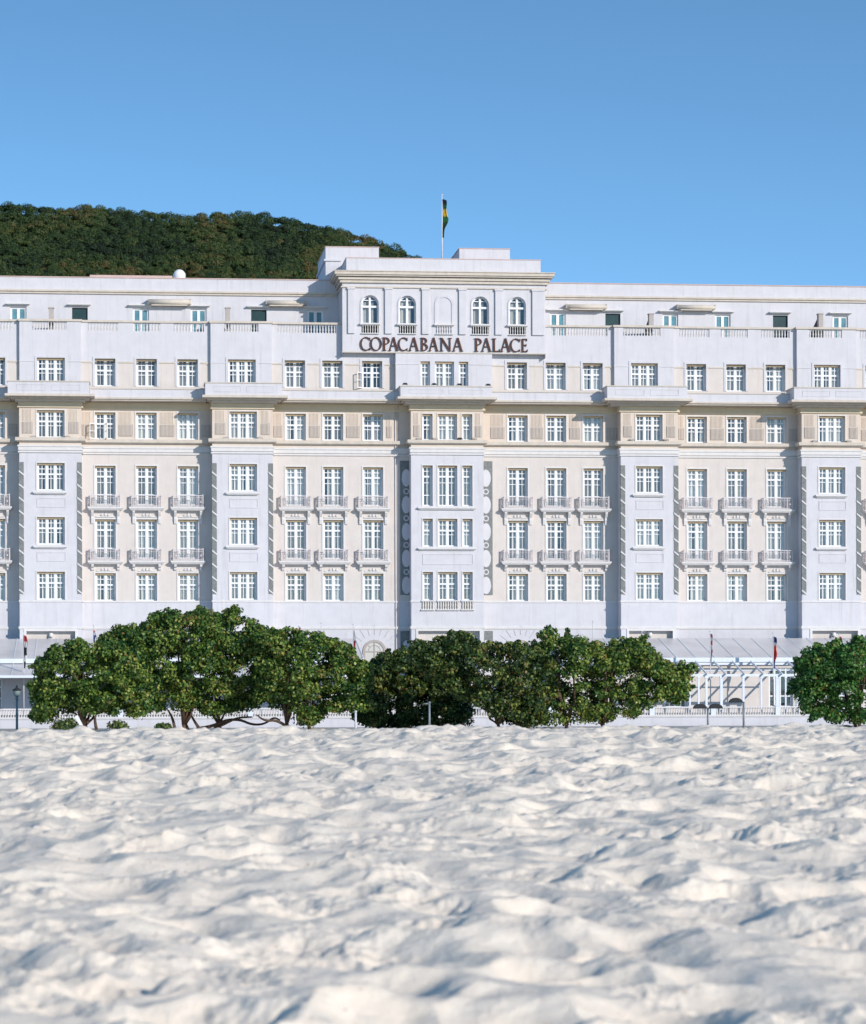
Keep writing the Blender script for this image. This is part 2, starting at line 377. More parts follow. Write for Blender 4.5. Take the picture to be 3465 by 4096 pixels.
def wall(mb, x0, x1, z0, z1, Y, ops, depth=.40):
    "front sheet of a wall with openings (xa, xb, za, zb) and their reveals"
    xs = sorted({x0, x1, *[o[0] for o in ops], *[o[1] for o in ops]}); zs = sorted({z0, z1, *[o[2] for o in ops], *[o[3] for o in ops]})
    xs = [x for x in xs if x0-1e-6 <= x <= x1+1e-6]; zs = [z for z in zs if z0-1e-6 <= z <= z1+1e-6]
    for i in range(len(xs)-1):
        for j in range(len(zs)-1):
            mx_, mz_ = (xs[i]+xs[i+1])/2, (zs[j]+zs[j+1])/2
            if any(o[0] < mx_ < o[1] and o[2] < mz_ < o[3] for o in ops): continue
            mb.quad((xs[i], Y, zs[j]), (xs[i+1], Y, zs[j]), (xs[i+1], Y, zs[j+1]), (xs[i], Y, zs[j+1]))
    for a, b, c, d in ops:
        y2 = Y+depth
        mb.quad((a, Y, c), (a, Y, d), (a, y2, d), (a, y2, c)); mb.quad((b, Y, d), (b, Y, c), (b, y2, c), (b, y2, d))
        mb.quad((a, Y, d), (b, Y, d), (b, y2, d), (a, y2, d)); mb.quad((b, Y, c), (a, Y, c), (a, y2, c), (b, y2, c))

# levels (z) measured on their own planes
def lv(py_top, py_bot, Y, px=1330): return (Z(py_bot, Y, px), Z(py_top, Y, px))
RL = {'L3': lv(2294, 2404, YR), 'L4': lv(2080, 2236, YR), 'L5': lv(1868, 2023, YR), 'F': lv(1656, 1762, YR), 'U': lv(1443, 1552, YUR)}
BL = {'L3': lv(2288, 2399, YB, 974), 'L4': lv(2071, 2180, YB, 974), 'L5': lv(1856, 1965, YB, 974), 'F': lv(1646, 1755, YB, 974), 'U': lv(1438, 1545, YUB, 974)}
CL = {'L3': lv(2288, 2401, YB, 1790), 'L4': lv(2075, 2186, YB, 1790), 'L5': lv(1862, 2024, YB, 1790), 'F': lv(1656, 1761, YB, 1790), 'U': lv(1446, 1552, YT, 1790)}
z_plinth = Z(2407, YR); z_gline = Z(2510, YR)
z_f_bot = Z(1790, YR)                 # the beige frieze storey starts here
z_corn = Z(1603, YPR)                 # underside of main cornice
z_par_r = Z(1560, YPR); z_par_b = Z(1529, YPB, 974); z_par_c = Z(1543, YPB, 1790)
z_top = Z(1291, YUR)                  # top rail of the roof-terrace parapet
z_bal0, z_bal1 = Z(1333, YUR), Z(1301, YUR)
z_band = Z(1457, YUR)

# ---- windows: shared meshes
cache = {}
SET = .27
def win_meshes(w_, h, cols, tr, muntin, variant, french=False):
    key = (round(w_, 2), round(h, 2), cols, tr, variant, french)
    if key in cache: return cache[key]
    rnd = random.Random(str(key))
    fr = MB(); o = .10; mu = .16 if cols > 1 else .1; th = .09
    x0, x1 = -w_/2, w_/2
    fr.box(x0, x0+o, 0, th, 0, h); fr.box(x1-o, x1, 0, th, 0, h)
    fr.box(x0+o, x1-o, .002, th-.002, 0, o); fr.box(x0+o, x1-o, .002, th-.002, h-o*.8, h)
    zt = h*(1-tr); fr.box(x0+o, x1-o, -.012, th-.004, zt-.06, zt+.06)
    if cols == 1: cen = []
    else:
        step = (w_-2*o)/cols; cen = [x0+o+step*k for k in range(1, cols)]
    for c in cen: fr.box(c-mu/2, c+mu/2, -.02, th-.006, o, h-o*.8)
    ed = [x0+o]+[v for c in cen for v in (c-mu/2, c+mu/2)]+[x1-o]
    t = .026
    zk = h*.27 if french else None
    if french:
        for i in range(0, len(ed), 2): fr.box(ed[i], ed[i+1], .01, .05, zk-.035, zk+.035)
    for i in range(0, len(ed), 2):
        a, b = ed[i], ed[i+1]; m_ = (a+b)/2
        fr.box(a, a+.035, .012, .06, o, h-o*.8); fr.box(b-.035, b, .012, .06, o, h-o*.8)
        fr.box(m_-t, m_+t, .02, .05, zt+.06, h-o*.8); zz_ = (zt+.06+h-o*.8)/2; fr.box(a+.035, m_-t, .021, .049, zz_-t, zz_+t); fr.box(m_+t, b-.035, .021, .049, zz_-t, zz_+t)
        fr.box(m_-t*.8, m_+t*.8, .02, .05, o, zt-.06)
        if not french: fr.box(a+.035, b-.035, .019, .051, zt*.72, zt*.72+2*t)
        else: fr.box(a+.035, b-.035, .019, .051, zt*.78, zt*.78+2*t)
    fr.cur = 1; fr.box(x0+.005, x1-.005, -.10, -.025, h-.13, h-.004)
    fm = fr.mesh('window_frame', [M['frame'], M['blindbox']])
    g = MB(); g.quad((x0+o, .035, o), (x1-o, .035, o), (x1-o, .035, h-o*.8), (x0+o, .035, h-o*.8))
    gm = g.mesh('window_pane', M['glass'])
    c = MB()
    for i in range(0, len(ed), 2):
        a, b = ed[i]-.05, ed[i+1]+.05
        wv = b-a; fa = rnd.choice([.28, .38, .5, .5, .62]); gap = rnd.choice([.0, .0, .08, .18, .3])
        segs = [(a, a+wv*(fa-gap/2)), (a+wv*(fa+gap/2), b)]
        for s0, s1 in segs:
            n = max(3, int((s1-s0)/.05)); ph = rnd.random()*6
            for k in range(n):
                xa, xb = s0+(s1-s0)*k/n, s0+(s1-s0)*(k+1)/n
                ya, yb = .16+.03*math.sin(ph+xa*42), .16+.03*math.sin(ph+xb*42)
                zlow = o*.5
                c.quad((xa, ya, zlow), (xb, yb, zlow), (xb, yb, h), (xa, ya, h))
    cm = c.mesh('curtain', M['curtain'])
    cache[key] = (fm, gm, cm); return cache[key]
nwin = 0
def add_window(name, cx_, w_, z0, z1, Y, cols, tr=.42, french=False, parent=None, curtain=True, label=None, opened=False):
    global nwin
    nwin += 1
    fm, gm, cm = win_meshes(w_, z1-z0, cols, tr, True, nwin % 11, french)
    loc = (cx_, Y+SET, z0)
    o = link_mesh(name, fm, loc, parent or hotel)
    link_mesh('pane', gm, loc, o)
    if curtain: link_mesh('curtain', cm, loc, o)
    if label: o['label'] = label
    return o

# ---- wall sheets
interior = MB()
rec = MB(); fz = MB(); up = MB(); upc = MB(); whitelow = MB(); tr_ = MB()
zfb = z_f_bot
def rx(px, Y=YR): return X(px, Y)
for (a, b), cols_ in zip(RECESS, RWIN):
    xa, xb = rx(a), rx(b)
    if a == RECESS[2][0]: xb = rx(1660)
    if a == RECESS[3][0]: xa = rx(1920)
    cen = [rx(c) for c in cols_]
    def ops(levels, cs=cen, w_=WW): return [(c-w_/2, c+w_/2, *RL[l]) for c in cs for l in levels]
    q_ = MB(); wall(q_, xa-1, xb+1, z_plinth, zfb, YR, ops(['L3', 'L4', 'L5'])); q_.build('recess_wall', M['cream'], hotel)
    q_ = MB(); wall(q_, xa-1, xb+1, zfb, z_corn+.3, YR, ops(['F'])); q_.build('frieze_wall', M['frieze'], hotel)
    q_ = MB(); wall(q_, xa-1, xb+1, 0, z_plinth, YR, []); q_.build('base_wall', M['white'], hotel)

# ---- bays
bayw = MB(); bayf = MB()
def bay_x(px): return X(px, YB)
BB = [(bay_x(a), bay_x(b), [(bay_x(c), BW)]) for (a, b), c in zip(BAYS, BWIN)]
CBX = (bay_x(CB[0]), bay_x(CB[1]), [(bay_x(c), w_/58.0) for c, w_ in CWIN])
GO = {0: (105, 300), 1: (880, 1070), 2: (2515, 2690), 3: (3248, 3430)}
def do_bay(x0, x1, wins, L, g):
    bayw, bayf = MB(), MB()
    o5 = [(c-w_/2, c+w_/2, *L[l]) for c, w_ in wins for l in ('L3', 'L4', 'L5')]
    go = [(bay_x(g[0]), bay_x(g[1]), .3, Z(2524, YB))] if g else []
    wall(bayw, x0, x1, 0, Z(1787, YB, 974), YB, o5+go, .45)
    wall(bayf, x0, x1, Z(1787, YB, 974), z_corn+.3, YB, [(c-w_/2, c+w_/2, *L['F']) for c, w_ in wins])
    for m_, za, zb in ((bayw, 0, Z(1787, YB, 974)), (bayf, Z(1787, YB, 974), z_corn+.3)):
        m_.quad((x0, YR, za), (x0, YB, za), (x0, YB, zb), (x0, YR, zb)); m_.quad((x1, YB, za), (x1, YR, za), (x1, YR, zb), (x1, YB, zb))
    bayw.build('bay_wall', M['white'], hotel); bayf.build('bay_frieze_wall', M['frieze'], hotel)
for i, (x0, x1, wn) in enumerate(BB): do_bay(x0, x1, wn, BL, GO[i])
do_bay(*CBX, CL, (1672, 1918))

# ---- dark rooms behind the openings
XA, XB = rx(XL), rx(XR)
interior.box(XA, XB, YR+1.3, YR+1.4, .1, z_bal0-.2)
for x0, x1, wn in BB+[CBX]:
    q_ = MB(); q_.box(x0+.3, x1-.3, YB+.9, YB+.95, 4.4, z_corn); q_.build('bay_interior', M['dark'], hotel)
zf = [Z(p, YR) for p in (2470, 2255, 2045, 1835, 1585)]
for z_ in zf: interior.box(XA, XB, YR+.36, YR+1.3, z_, z_+.12)
interior.build('room_interior', M['dark'], hotel)

# ---- recess windows, balcony doors, balconies
def balcony_meshes(kind):
    if ('balc', kind) in cache: return cache[('balc', kind)]
    sl = MB(); hw_, d = 1.20, .50
    sl.box(-hw_, hw_, -d, 0, -.09, .02); sl.box(-hw_+.05, hw_-.05, -d+.05, 0, -.16, -.09); sl.box(-hw_+.11, hw_-.11, -d+.11, 0, -.21, -.16)
    rl = MB(); rw, rd, h = 1.01, .39, .84
    for y_ in (-rd,):
        rl.box(-rw, rw, y_-.02, y_+.02, h-.05, h); rl.box(-rw+.02, rw-.02, y_-.014, y_+.014, .08, .11)
        rl.box(-rw+.02, rw-.02, y_-.012, y_+.012, h-.19, h-.165)
    for sx_ in (-rw, rw):
        rl.box(sx_-.035, sx_+.035, -rd-.035, -rd+.035, .02, h+.05)
        rl.box(sx_-.02, sx_+.02, -rd+.035, 0, h-.049, h-.002); rl.box(sx_-.014, sx_+.014, -rd+.035, 0, .08, .11)
        for k in range(4): rl.box(sx_-.009, sx_+.009, -rd+.08+k*.08-.009, -rd+.08+k*.08+.009, .02, h-.05)
    for k in range(1, 18):
        x_ = -rw+2*rw*k/18; t = .024 if k in (3, 15) else .009
        rl.box(x_-t, x_+t, -rd-.011, -rd+.011, .02, h-.05)
    for k in (1.5, 18.5):   # small scroll panels at the ends
        x_ = -rw+2*rw*k/20; rl.lathe((x_, -rd, .3), [(.0, 0), (.05, .03), (.05, .12), (0, .15)], 6)
    br = []
    hh = .95 if kind == 'long' else .45
    for sx_ in (-.88, .88):
        b = MB(); t = .085
        pts = [(0, -.21), (-.34, -.21), (-.36, -.30), (-.30, -.40), (-.22, -.52 if kind == 'long' else -.44), (-.14, -.62 if kind == 'long' else -.46), (-.16, -.8 if kind == 'long' else -.52), (-.10, -.21-hh*.92), (0, -.21-hh)]
        n0 = len(b.v)
        b.poly([(sx_-t, y_, z_) for y_, z_ in pts]); b.poly([(sx_+t, y_, z_) for y_, z_ in reversed(pts)])
        for k in range(len(pts)):
            p, q = pts[k], pts[(k+1) % len(pts)]
            b.quad((sx_-t, p[0], p[1]), (sx_+t, p[0], p[1]), (sx_+t, q[0], q[1]), (sx_-t, q[0], q[1]))
        br.append(b.mesh('bracket', M['trim']))
    cache[('balc', kind)] = (sl.mesh('slab', M['trim']), rl.mesh('railing', M['rail']), br)
    return cache[('balc', kind)]
def add_balcony(cx_, z, kind):
    s_, r_, b_ = balcony_meshes(kind); loc = (cx_, YR, z)
    o = link_mesh('balcony', s_, loc, hotel); link_mesh('railing', r_, loc, o)
    for b in b_: link_mesh('bracket', b, loc, o)

def garland(name, cx_, z, w_, Y=YR):
    m_ = MB()
    m_.box(cx_-w_/2, cx_+w_/2, Y-.07, Y+.01, z, z+.07)
    for k in (-1, 0, 1): m_.lathe((cx_+k*.22, Y-.04, z+.07), [(.09, 0), (.12, .05), (.05, .14+(.06 if k == 0 else 0)), (.0, .2)], 6)
    m_.build(name, M['trim'], hotel)
surround = MB()
def frame_round(m_, x0, x1, z0, z1, Y, t=.09, p=.035, sill=False):
    keep = m_; m_ = MB()
    m_.box(x0-t, x0, Y-p, Y+.02, z0, z1+t); m_.box(x1, x1+t, Y-p, Y+.02, z0, z1+t); m_.box(x0, x1, Y-p, Y+.02, z1, z1+t)
    if isinstance(keep, MB): keep.v += []; n0 = len(keep.v); keep.v += m_.v; keep.f += [tuple(i+n0 for i in f) for f in m_.f]; keep.m += m_.m; keep.smooth += m_.smooth
    else: m_.build('surround', M[keep[0]], keep[1])
for ri, cols_ in enumerate(RWIN):
    for k, c in enumerate(cols_):
        cx_ = rx(c)
        if RECESS[ri][0] == 3443 and k > 0 and False: continue
        for l in ('L3', 'F'):
            opened = (l == 'F' and ri == 1 and k == 0)
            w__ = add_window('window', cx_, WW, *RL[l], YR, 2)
            frame_round(('trim', w__), cx_-WW/2, cx_+WW/2, *RL[l], YR)
        for l, kind in (('L4', 'short'), ('L5', 'long')):
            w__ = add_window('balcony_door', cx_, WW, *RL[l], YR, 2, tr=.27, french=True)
            frame_round(('trim', w__), cx_-WW/2, cx_+WW/2, *RL[l], YR)
            add_balcony(cx_, RL[l][0]-.18, kind)
        garland('garland', cx_, RL['L3'][1]+.1, 1.15); garland('garland', cx_, RL['L4'][1]+.14, 1.3)
# bay windows, sills and panels
sillm = MB(); panel = MB()
def moulding_rect(m_, x0, x1, z0, z1, Y, t=.06, p=.03):
    m_.box(x0, x1, Y-p, Y+.01, z1-t, z1); m_.box(x0, x1, Y-p, Y+.01, z0, z0+t); m_.box(x0, x0+t, Y-p, Y+.01, z0+t, z1-t); m_.box(x1-t, x1, Y-p, Y+.01, z0+t, z1-t)
for x0, x1, wn in BB:
    c, w_ = wn[0]
    for l in ('L3', 'L4', 'L5', 'F'):
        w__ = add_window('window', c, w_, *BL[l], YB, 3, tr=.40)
        frame_round(('trim', w__), c-w_/2, c+w_/2, *BL[l], YB, t=.07)
    for l in ('L4', 'L5'):
        sillm = MB(); panel = MB(); z_ = BL[l][0]; sillm.box(c-w_/2-.27, c+w_/2+.15, YB-.22, YB+.01, z_-.19, z_-.08); sillm.box(c-w_/2-.18, c+w_/2+.06, YB-.14, YB+.01, z_-.26, z_-.19)
        moulding_rect(panel, c-w_/2, c+w_/2+.08, z_-1.15, z_-.50, YB)
        sillm.build('sill', M['trim'], hotel); panel.build('wall_panel_moulding', M['white'], hotel)
for l in ('L3', 'L4', 'L5', 'F'):
    for c, w_ in CBX[2]:
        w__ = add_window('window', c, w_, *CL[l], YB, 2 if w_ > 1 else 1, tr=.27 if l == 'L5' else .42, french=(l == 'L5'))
        frame_round(('trim', w__), c-w_/2, c+w_/2, *CL[l], YB, t=.06)
xa, xb = CBX[2][0][0]-.55, CBX[2][2][0]+.5
for l in ('L4', 'L5'):
    sillm = MB(); z_ = CL[l][0]; sillm.box(xa-.15, xb+.1, YB-.22, YB+.01, z_-.19, z_-.09); sillm.box(xa-.05, xb, YB-.13, YB+.01, z_-.26, z_-.19); sillm.build('sill', M['trim'], hotel)
panel = MB()
moulding_rect(panel, xa+.2, xb-.1, CL['L4'][0]-1.25, CL['L4'][0]-.5, YB)
panel.build('wall_panel_moulding', M['white'], hotel)

# baluster helper
def balusters(m_, x0, x1, z0, z1, Y, step=.19, r=.055):
    n = max(1, round((x1-x0)/step)); h = z1-z0
    for k in range(n):
        x_ = x0+(x1-x0)*(k+.5)/n
        m_.lathe((x_, Y, z0), [(r*1.05, 0), (r*1.05, h*.1), (r*.5, h*.16), (r*1.0, h*.38), (r*.5, h*.78), (r*.9, h*.86), (r*1.05, h)], 6)
for c, w_ in CBX[2]:
    m_ = MB(); z1 = CL['L3'][0]-.08; z0 = z1-.55; balusters(m_, c-w_/2-.08, c+w_/2+.08, z0, z1, YB-.07, .17, .05)
    m_.box(c-w_/2-.12, c+w_/2+.12, YB-.14, YB, z1, z1+.07); m_.box(c-w_/2-.12, c+w_/2+.12, YB-.14, YB, z0-.07, z0)
    m_.cur = 1; m_.quad((c-w_/2-.1, YB-.004, z0), (c+w_/2+.1, YB-.004, z0), (c+w_/2+.1, YB-.004, z1), (c-w_/2-.1, YB-.004, z1))
    m_.build('window_balustrade', [M['trim'], M['cornice']], hotel)

# ---- louvred panels on the frieze storey
lo = MB()
def louver(x0, x1, Y, zt, zb):
    m_ = MB(); m_.box(x0, x1, Y-.03, Y+.01, zb, zt)
    n = int((x1-x0)/.095)
    m_.cur = 1
    for k in range(n): m_.box(x0+.03+(x1-x0-.06)*k/n, x0+.03+(x1-x0-.06)*k/n+.035, Y-.06, Y-.028, zb+.04, zt-.04)
    m_.build('louver_panel', [M['louver'], M['frieze']], hotel)
    f_ = MB(); zz0 = zt+.06; zz1 = zt+.86
    for k in range(n): f_.box(x0+.03+(x1-x0-.06)*k/n, x0+.03+(x1-x0-.06)*k/n+.04, Y-.03, Y+.01, zz0, zz1)
    f_.build('fluted_panel', M['frieze'], hotel)
zl1, zl0 = Z(1704, YR), Z(1751, YR)
for (a, b), cols_ in zip(RECESS, RWIN):
    pts = [rx(c) for c in cols_]
    L_ = rx(a) if a > 0 else pts[0]-1.7; R_ = rx(b)
    if a == 1935: L_ = rx(1960)
    if b == 1645: R_ = rx(1575)
    e = [L_]+[v for p in pts for v in (p-WW/2-.1, p+WW/2+.1)]+[R_]
    for i in range(0, len(e), 2):
        x0, x1 = e[i]+.13, e[i+1]-.13
        if i == 0: x0 = e[i]+.05
        if i == len(e)-2 and b != 1645: x1 = min(x1, x0+.75)
        if x1-x0 > .3: louver(x0, x1, YR, zl1, zl0)
zl1, zl0 = Z(1693, YB, 974), Z(1739, YB, 974)
for x0, x1, wn in BB:
    c, w_ = wn[0]; louver(x0+.2, c-w_/2-.28, YB, zl1, zl0); louver(c+w_/2+.28, x1-.2, YB, zl1, zl0)
zl1, zl0 = Z(1702, YB, 1790), Z(1748, YB, 1790)
louver(CBX[0]+.18, CBX[2][0][0]-.55, YB, zl1, zl0); louver(CBX[2][2][0]+.55, CBX[1]-.15, YB, zl1, zl0)

# ---- mouldings that run along recesses and wrap the bays
def run(name, m, spec, levels_bay=None):
    "spec: (z0, z1, projection); butts recess pieces against the bays"
    bays = sorted([(b[0], b[1]) for b in BB+[CBX]]); P_ = [MB() for _ in range(2*len(bays)+1)]
    for z0, z1, p in spec:
        cur = XA
        for i, (x0, x1) in enumerate(bays):
            P_[2*i].box(cur, x0-p-.001, YR-p, YR+.01, z0, z1); P_[2*i+1].box(x0-p, x1+p, YB-p, YR+.01, z0-.002, z1-.002); cur = x1+p+.001
        P_[-1].box(cur, XB, YR-p, YR+.01, z0, z1)
    for q_ in P_: q_.build(name, m, hotel)
zc = Z(1764, YR)
run('frieze_sill_cornice', M['cornice'], [(zc-.22, zc, .26), (zc-.27, zc-.22, .18)])
run('string_course', M['trim'], [(zc-.62, zc-.50, .12), (zc-.86, zc-.62, .07), (zc-1.02, zc-.93, .09)])
run('plinth_course', M['trim'], [(z_plinth-.06, z_plinth+.06, .05)])
run('ground_course', M['trim'], [(z_gline-.08, z_gline+.06, .07), (z_gline-.14, z_gline-.08, .045)])
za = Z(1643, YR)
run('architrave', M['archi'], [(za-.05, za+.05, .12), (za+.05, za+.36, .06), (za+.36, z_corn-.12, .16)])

# ---- main cornice and the low parapet standing on it
cor = MB(); par = MB()
lips = [(20, 380), (811, 1153), (1593, 1991), (2421, 2774), (3169, 3512)]
lipx = [(X(a, YPB-.15), X(b, YPB-.15)) for a, b in lips]
zs0 = z_corn
for seg in range(len(lipx)+1):
    cor = MB(); par = MB(); xa = XA if seg == 0 else lipx[seg-1][1]-.30; xb = XB if seg == len(lipx) else lipx[seg][0]+.30
    cor.box(xa, xb, YPR-.14, YR+.02, zs0, zs0+.12); cor.box(xa, xb, YPR-.02, YR+.02, zs0-.10, zs0)
    par.box(xa, xb, YPR, YPR+.16, zs0+.12, z_par_r-.06); cor.box(xa, xb, YPR-.05, YPR+.2, z_par_r-.06, z_par_r)
    cor.box(xa, xb, YPR+.16, YUR+.02, zs0+.12, zs0+.2)
    cor.build('cornice', M['cornice'], hotel); par.build('cornice_parapet', M['white'], hotel)
cor2 = MB(); par2 = MB()
for i, (xa, xb) in enumerate(lipx):
    cor2 = MB(); par2 = MB(); zt = z_par_c if i == 2 else z_par_b
    zb = zs0+.03
    cor2.box(xa, xb, YPB-.14, YR, zb, zb+.16); cor2.box(xa+.35, xb-.35, YPB+.35, YR, zb-.1, zb); cor2.box(xa+.65, xb-.65, YPB+.75, YR, zb-.26, zb-.1)
    p0, p1 = xa+.2, xb-.36
    par2.box(p0, p1, YPB, YPB+.18, zb+.16, zt-.07); par2.box(p0, p0+.18, YPB+.18, YUB, zb+.16, zt-.07); par2.box(p1-.18, p1, YPB+.18, YUB, zb+.16, zt-.07)
    cor2.box(p0-.05, p1+.05, YPB-.05, YPB+.22, zt-.07, zt); cor2.box(p0-.05, p0+.22, YPB+.22, YUB, zt-.07, zt); cor2.box(p1-.22, p1+.05, YPB+.22, YUB, zt-.07, zt)
    cm = (p0+p1)/2
    for q0, q1 in ((p0+.6, cm-.2), (cm+.2, p1-.6)): moulding_rect(par2, q0, q1, zb+.38, zt-.25, YPB, .035, .02)
    cor2.build('bay_cornice', M['cornice'], hotel); par2.build('bay_cornice_parapet', M['white'], hotel)

# ---- top storey with the terrace parapet
UB = [(78, 325), (843, 1088), (2458, 2697), (3188, 3425)]
UBW = [204, 968, 2578, 3309]
UBX = [(X(a, YUB, 1450), X(b, YUB, 1450)) for a, b in UB]
ucx = (X(1583, YT, 1450), X(1969, YT, 1450))
BALR = {0: [(-60, 50)], 1: [(352, 474), (533, 643), (694, 816)], 2: [(1110, 1345)], 3: [(2205, 2430)], 4: [(2718, 2838), (2884, 2991), (3044, 3159)], 5: [(3440, 3560)]}
BALB = [(130, 268), (898, 1034), (2494, 2642), (3238, 3368)]
URW = [[-300, -140, -20], [421, 587, 751], [1180, 1330, 1489], [2068, 2223, 2371], [2785, 2944, 3102], [3500, 3660]]
sw = MB(); swb = MB(); swc = MB(); balm = []
zlo = zs0+.15
def sur2(cx_, w_, zz_, Y, par_):
    frame_round(('white', par_), cx_-w_/2, cx_+w_/2, *zz_, Y, t=.15, p=.04)
bounds = [XA]+[v for b in (UBX[0], UBX[1], ucx, UBX[2], UBX[3]) for v in b]+[XB]
segs = [(bounds[i], bounds[i+1]) for i in range(0, len(bounds), 2)]
for ri, ((x0, x1), ws) in enumerate(zip(segs, URW)):
    sw = MB(); swb = MB(); ops = []
    for c in ws: c_ = X(c, YUR, 1500); ops.append((c_-WW/2, c_+WW/2, *RL['U']))
    wall(sw, x0-.02, x1+.02, zlo, z_band, YUR, [(o[0], o[1], o[2], z_band) for o in ops])
    bo = [(X(a, YUR, 1315), X(b, YUR, 1315), z_bal0, z_bal1) for a, b in BALR[ri]]
    xw0, xw1 = x0-.02, x1+.02
    wall(swb, xw0, xw1, z_band, z_top-.14, YUR, [(o[0], o[1], z_band, o[3]) for o in ops]+bo, .22)
    for a, b, c, d in bo: balm.append((a, b, c, d, YUR+.11))
    for c in ws:
        c_ = X(c, YUR, 1500)
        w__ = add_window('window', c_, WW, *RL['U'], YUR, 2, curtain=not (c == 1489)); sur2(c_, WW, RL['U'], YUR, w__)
    sw.build('top_storey_wall', M['cream'], hotel); swb.build('terrace_parapet_wall', M['white'], hotel)
for i, ((x0, x1), c) in enumerate(zip(UBX, UBW)):
    swc = MB(); c_ = X(c, YUB, 1500); w_ = 1.9
    bo = (X(BALB[i][0], YUB, 1315), X(BALB[i][1], YUB, 1315), z_bal0, z_bal1)
    wall(swc, x0, x1, zlo, z_top-.14, YUB, [(c_-w_/2, c_+w_/2, *BL['U']), bo], .22)
    swc.quad((x0, YUR, zlo), (x0, YUB, zlo), (x0, YUB, z_top-.14), (x0, YUR, z_top-.14)); swc.quad((x1, YUB, zlo), (x1, YUR, zlo), (x1, YUR, z_top-.14), (x1, YUB, z_top-.14))
    balm.append((*bo, YUB+.11))
    w__ = add_window('window', c_, w_, *BL['U'], YUB, 3, tr=.4); sur2(c_, w_, BL['U'], YUB, w__); swc.build('top_bay_wall', M['white'], hotel)
zsign = Z(1411, YT, 1500)
cwin = [(X(1702, YT, 1500), .66), (X(1778.5, YT, 1500), 1.34), (X(1855, YT, 1500), .66)]
swc = MB(); wall(swc, ucx[0], ucx[1], zlo, zsign, YT, [(c-w_/2, c+w_/2, *CL['U']) for c, w_ in cwin])
for x_, s_ in ((ucx[0], 1), (ucx[1], -1)):
    q = [(x_, YUR, zlo), (x_, YT, zlo), (x_, YT, zsign), (x_, YUR, zsign)]; swc.quad(*(q if s_ > 0 else q[::-1]))
for c, w_ in cwin: add_window('window', c, w_, *CL['U'], YT, 2 if w_ > 1 else 1)
swc.build('top_bay_wall', M['white'], hotel)
for a, b, c, d, y_ in balm:
    m_ = MB(); balusters(m_, a, b, c, d, y_, .2, .06); m_.build('balustrade', M['trim'], hotel)
# surrounds of the top storey, band course, coping
for (x0, x1), ws in zip(segs, URW):
    e = [x0]+[v for c in ws for v in (X(c, YUR, 1500)-WW/2-.152, X(c, YUR, 1500)+WW/2+.152)]+[x1]
    for i in range(0, len(e), 2): band = MB(); band.box(e[i], e[i+1], YUR-.045, YUR+.01, z_band-.05, z_band+.05); band.build('band_course', M['cornice'], hotel)
for (x0, x1), c in zip(UBX, UBW):
    c_ = X(c, YUB, 1500)
    for a, b in ((x0-.03, c_-1.102), (c_+1.102, x1+.03)): band = MB(); band.box(a, b, YUB-.03, YUB+.01, z_band-.03, z_band+.03); band.build('band_course', M['white'], hotel)
for a, b in ((ucx[0]-.03, cwin[0][0]-.42), (cwin[2][0]+.42, ucx[1]+.03)): band = MB(); band.box(a, b, YT-.03, YT+.01, z_band-.03, z_band+.03); band.build('band_course', M['white'], hotel)
tx0, tx1 = X(1370, YT, 1250), X(2182, YT, 1250)
cur = XA
for x0, x1 in UBX+[(XB, XB)]:
    for a, b in ((cur, x0-.08),):
        if a < tx0 < b: parts = [(a, tx0), (tx1, b)]
        else: parts = [(a, b)]
        for p, q in parts: cop = MB(); cop.box(p, q, YUR-.09, YUR+.3, z_top-.14, z_top); cop.build('parapet_coping', M['cornice'], hotel)
    if x1 < XB: cop = MB(); cop.box(x0-.08, x1+.08, YUB-.09, YUR+.3, z_top-.142, z_top+.004); cop.build('parapet_coping', M['cornice'], hotel)
    cur = x1+.08
# terrace floor and dividing walls
dv = MB(); dv.box(XA, XB, YUR+.3, YPH, z_bal0-.25, z_bal0-.1)
dv.build('terrace_floor', M['cornice'], hotel)
for px in (205, 912, 2607, 3285):
    m_ = MB(); x_ = X(px, .25, 1260); zt = Z(1232 if px < 1500 else 1256, .25, px)
    m_.box(x_-.16, x_+.16, .305, .75, z_bal0-.1, zt); m_.box(x_-.2, x_+.2, .27, .79, zt, zt+.06)
    m_.cur = 1; pts = [(.79, z_bal0-.1), (YPH, z_bal0-.1), (YPH, zt-1.0), (.79, zt-.1)]
    m_.poly([(x_-.06, a, b) for a, b in pts]); m_.poly([(x_+.06, a, b) for a, b in reversed(pts)])
    m_.quad((x_-.06, .79, zt-.1), (x_-.06, YPH, zt-1.0), (x_+.06, YPH, zt-1.0), (x_+.06, .79, zt-.1))
    m_.build('terrace_divider', [M['louver'], M['metal']], hotel)

# ---- penthouse
ph = MB(); z_ph = Z(1121, YPH, 1200); zpb = z_bal0-.15
PW = [(74, 1213, 1), (320, 1232, 0), (564, 1228, 1), (795, 1236, 1), (1036, 1241, 0), (1262, 1249, 1),
      (2232, 1260, 1), (2452, 1260, 0), (2682, 1262, 1), (2892, 1263, 1), (3122, 1266, 0), (3362, 1270, 1)]
zpt = Z(1239, YPH, 1036)
pops = []
for px, py, k in PW:
    c_ = X(px, YPH, 1260); w_ = 1.12 if k else 1.08
    pops.append((c_-w_/2, c_+w_/2, zpt-2.2, zpt))
wall(ph, XA, tx0+.5, zpb, z_ph, YPH, [o for o in pops if o[0] < tx0], .3); ph.build('penthouse_wall', M['white'], hotel); ph = MB()
wall(ph, tx1-.5, XB, zpb, z_ph, YPH, [o for o in pops if o[0] > tx0], .3); ph.build('penthouse_wall', M['white'], hotel); ph = MB()
ph.quad((XA, YPH, z_ph), (XB, YPH, z_ph), (XB, YPH+14, z_ph), (XA, YPH+14, z_ph))
ph.build('penthouse_roof', M['white'], hotel)
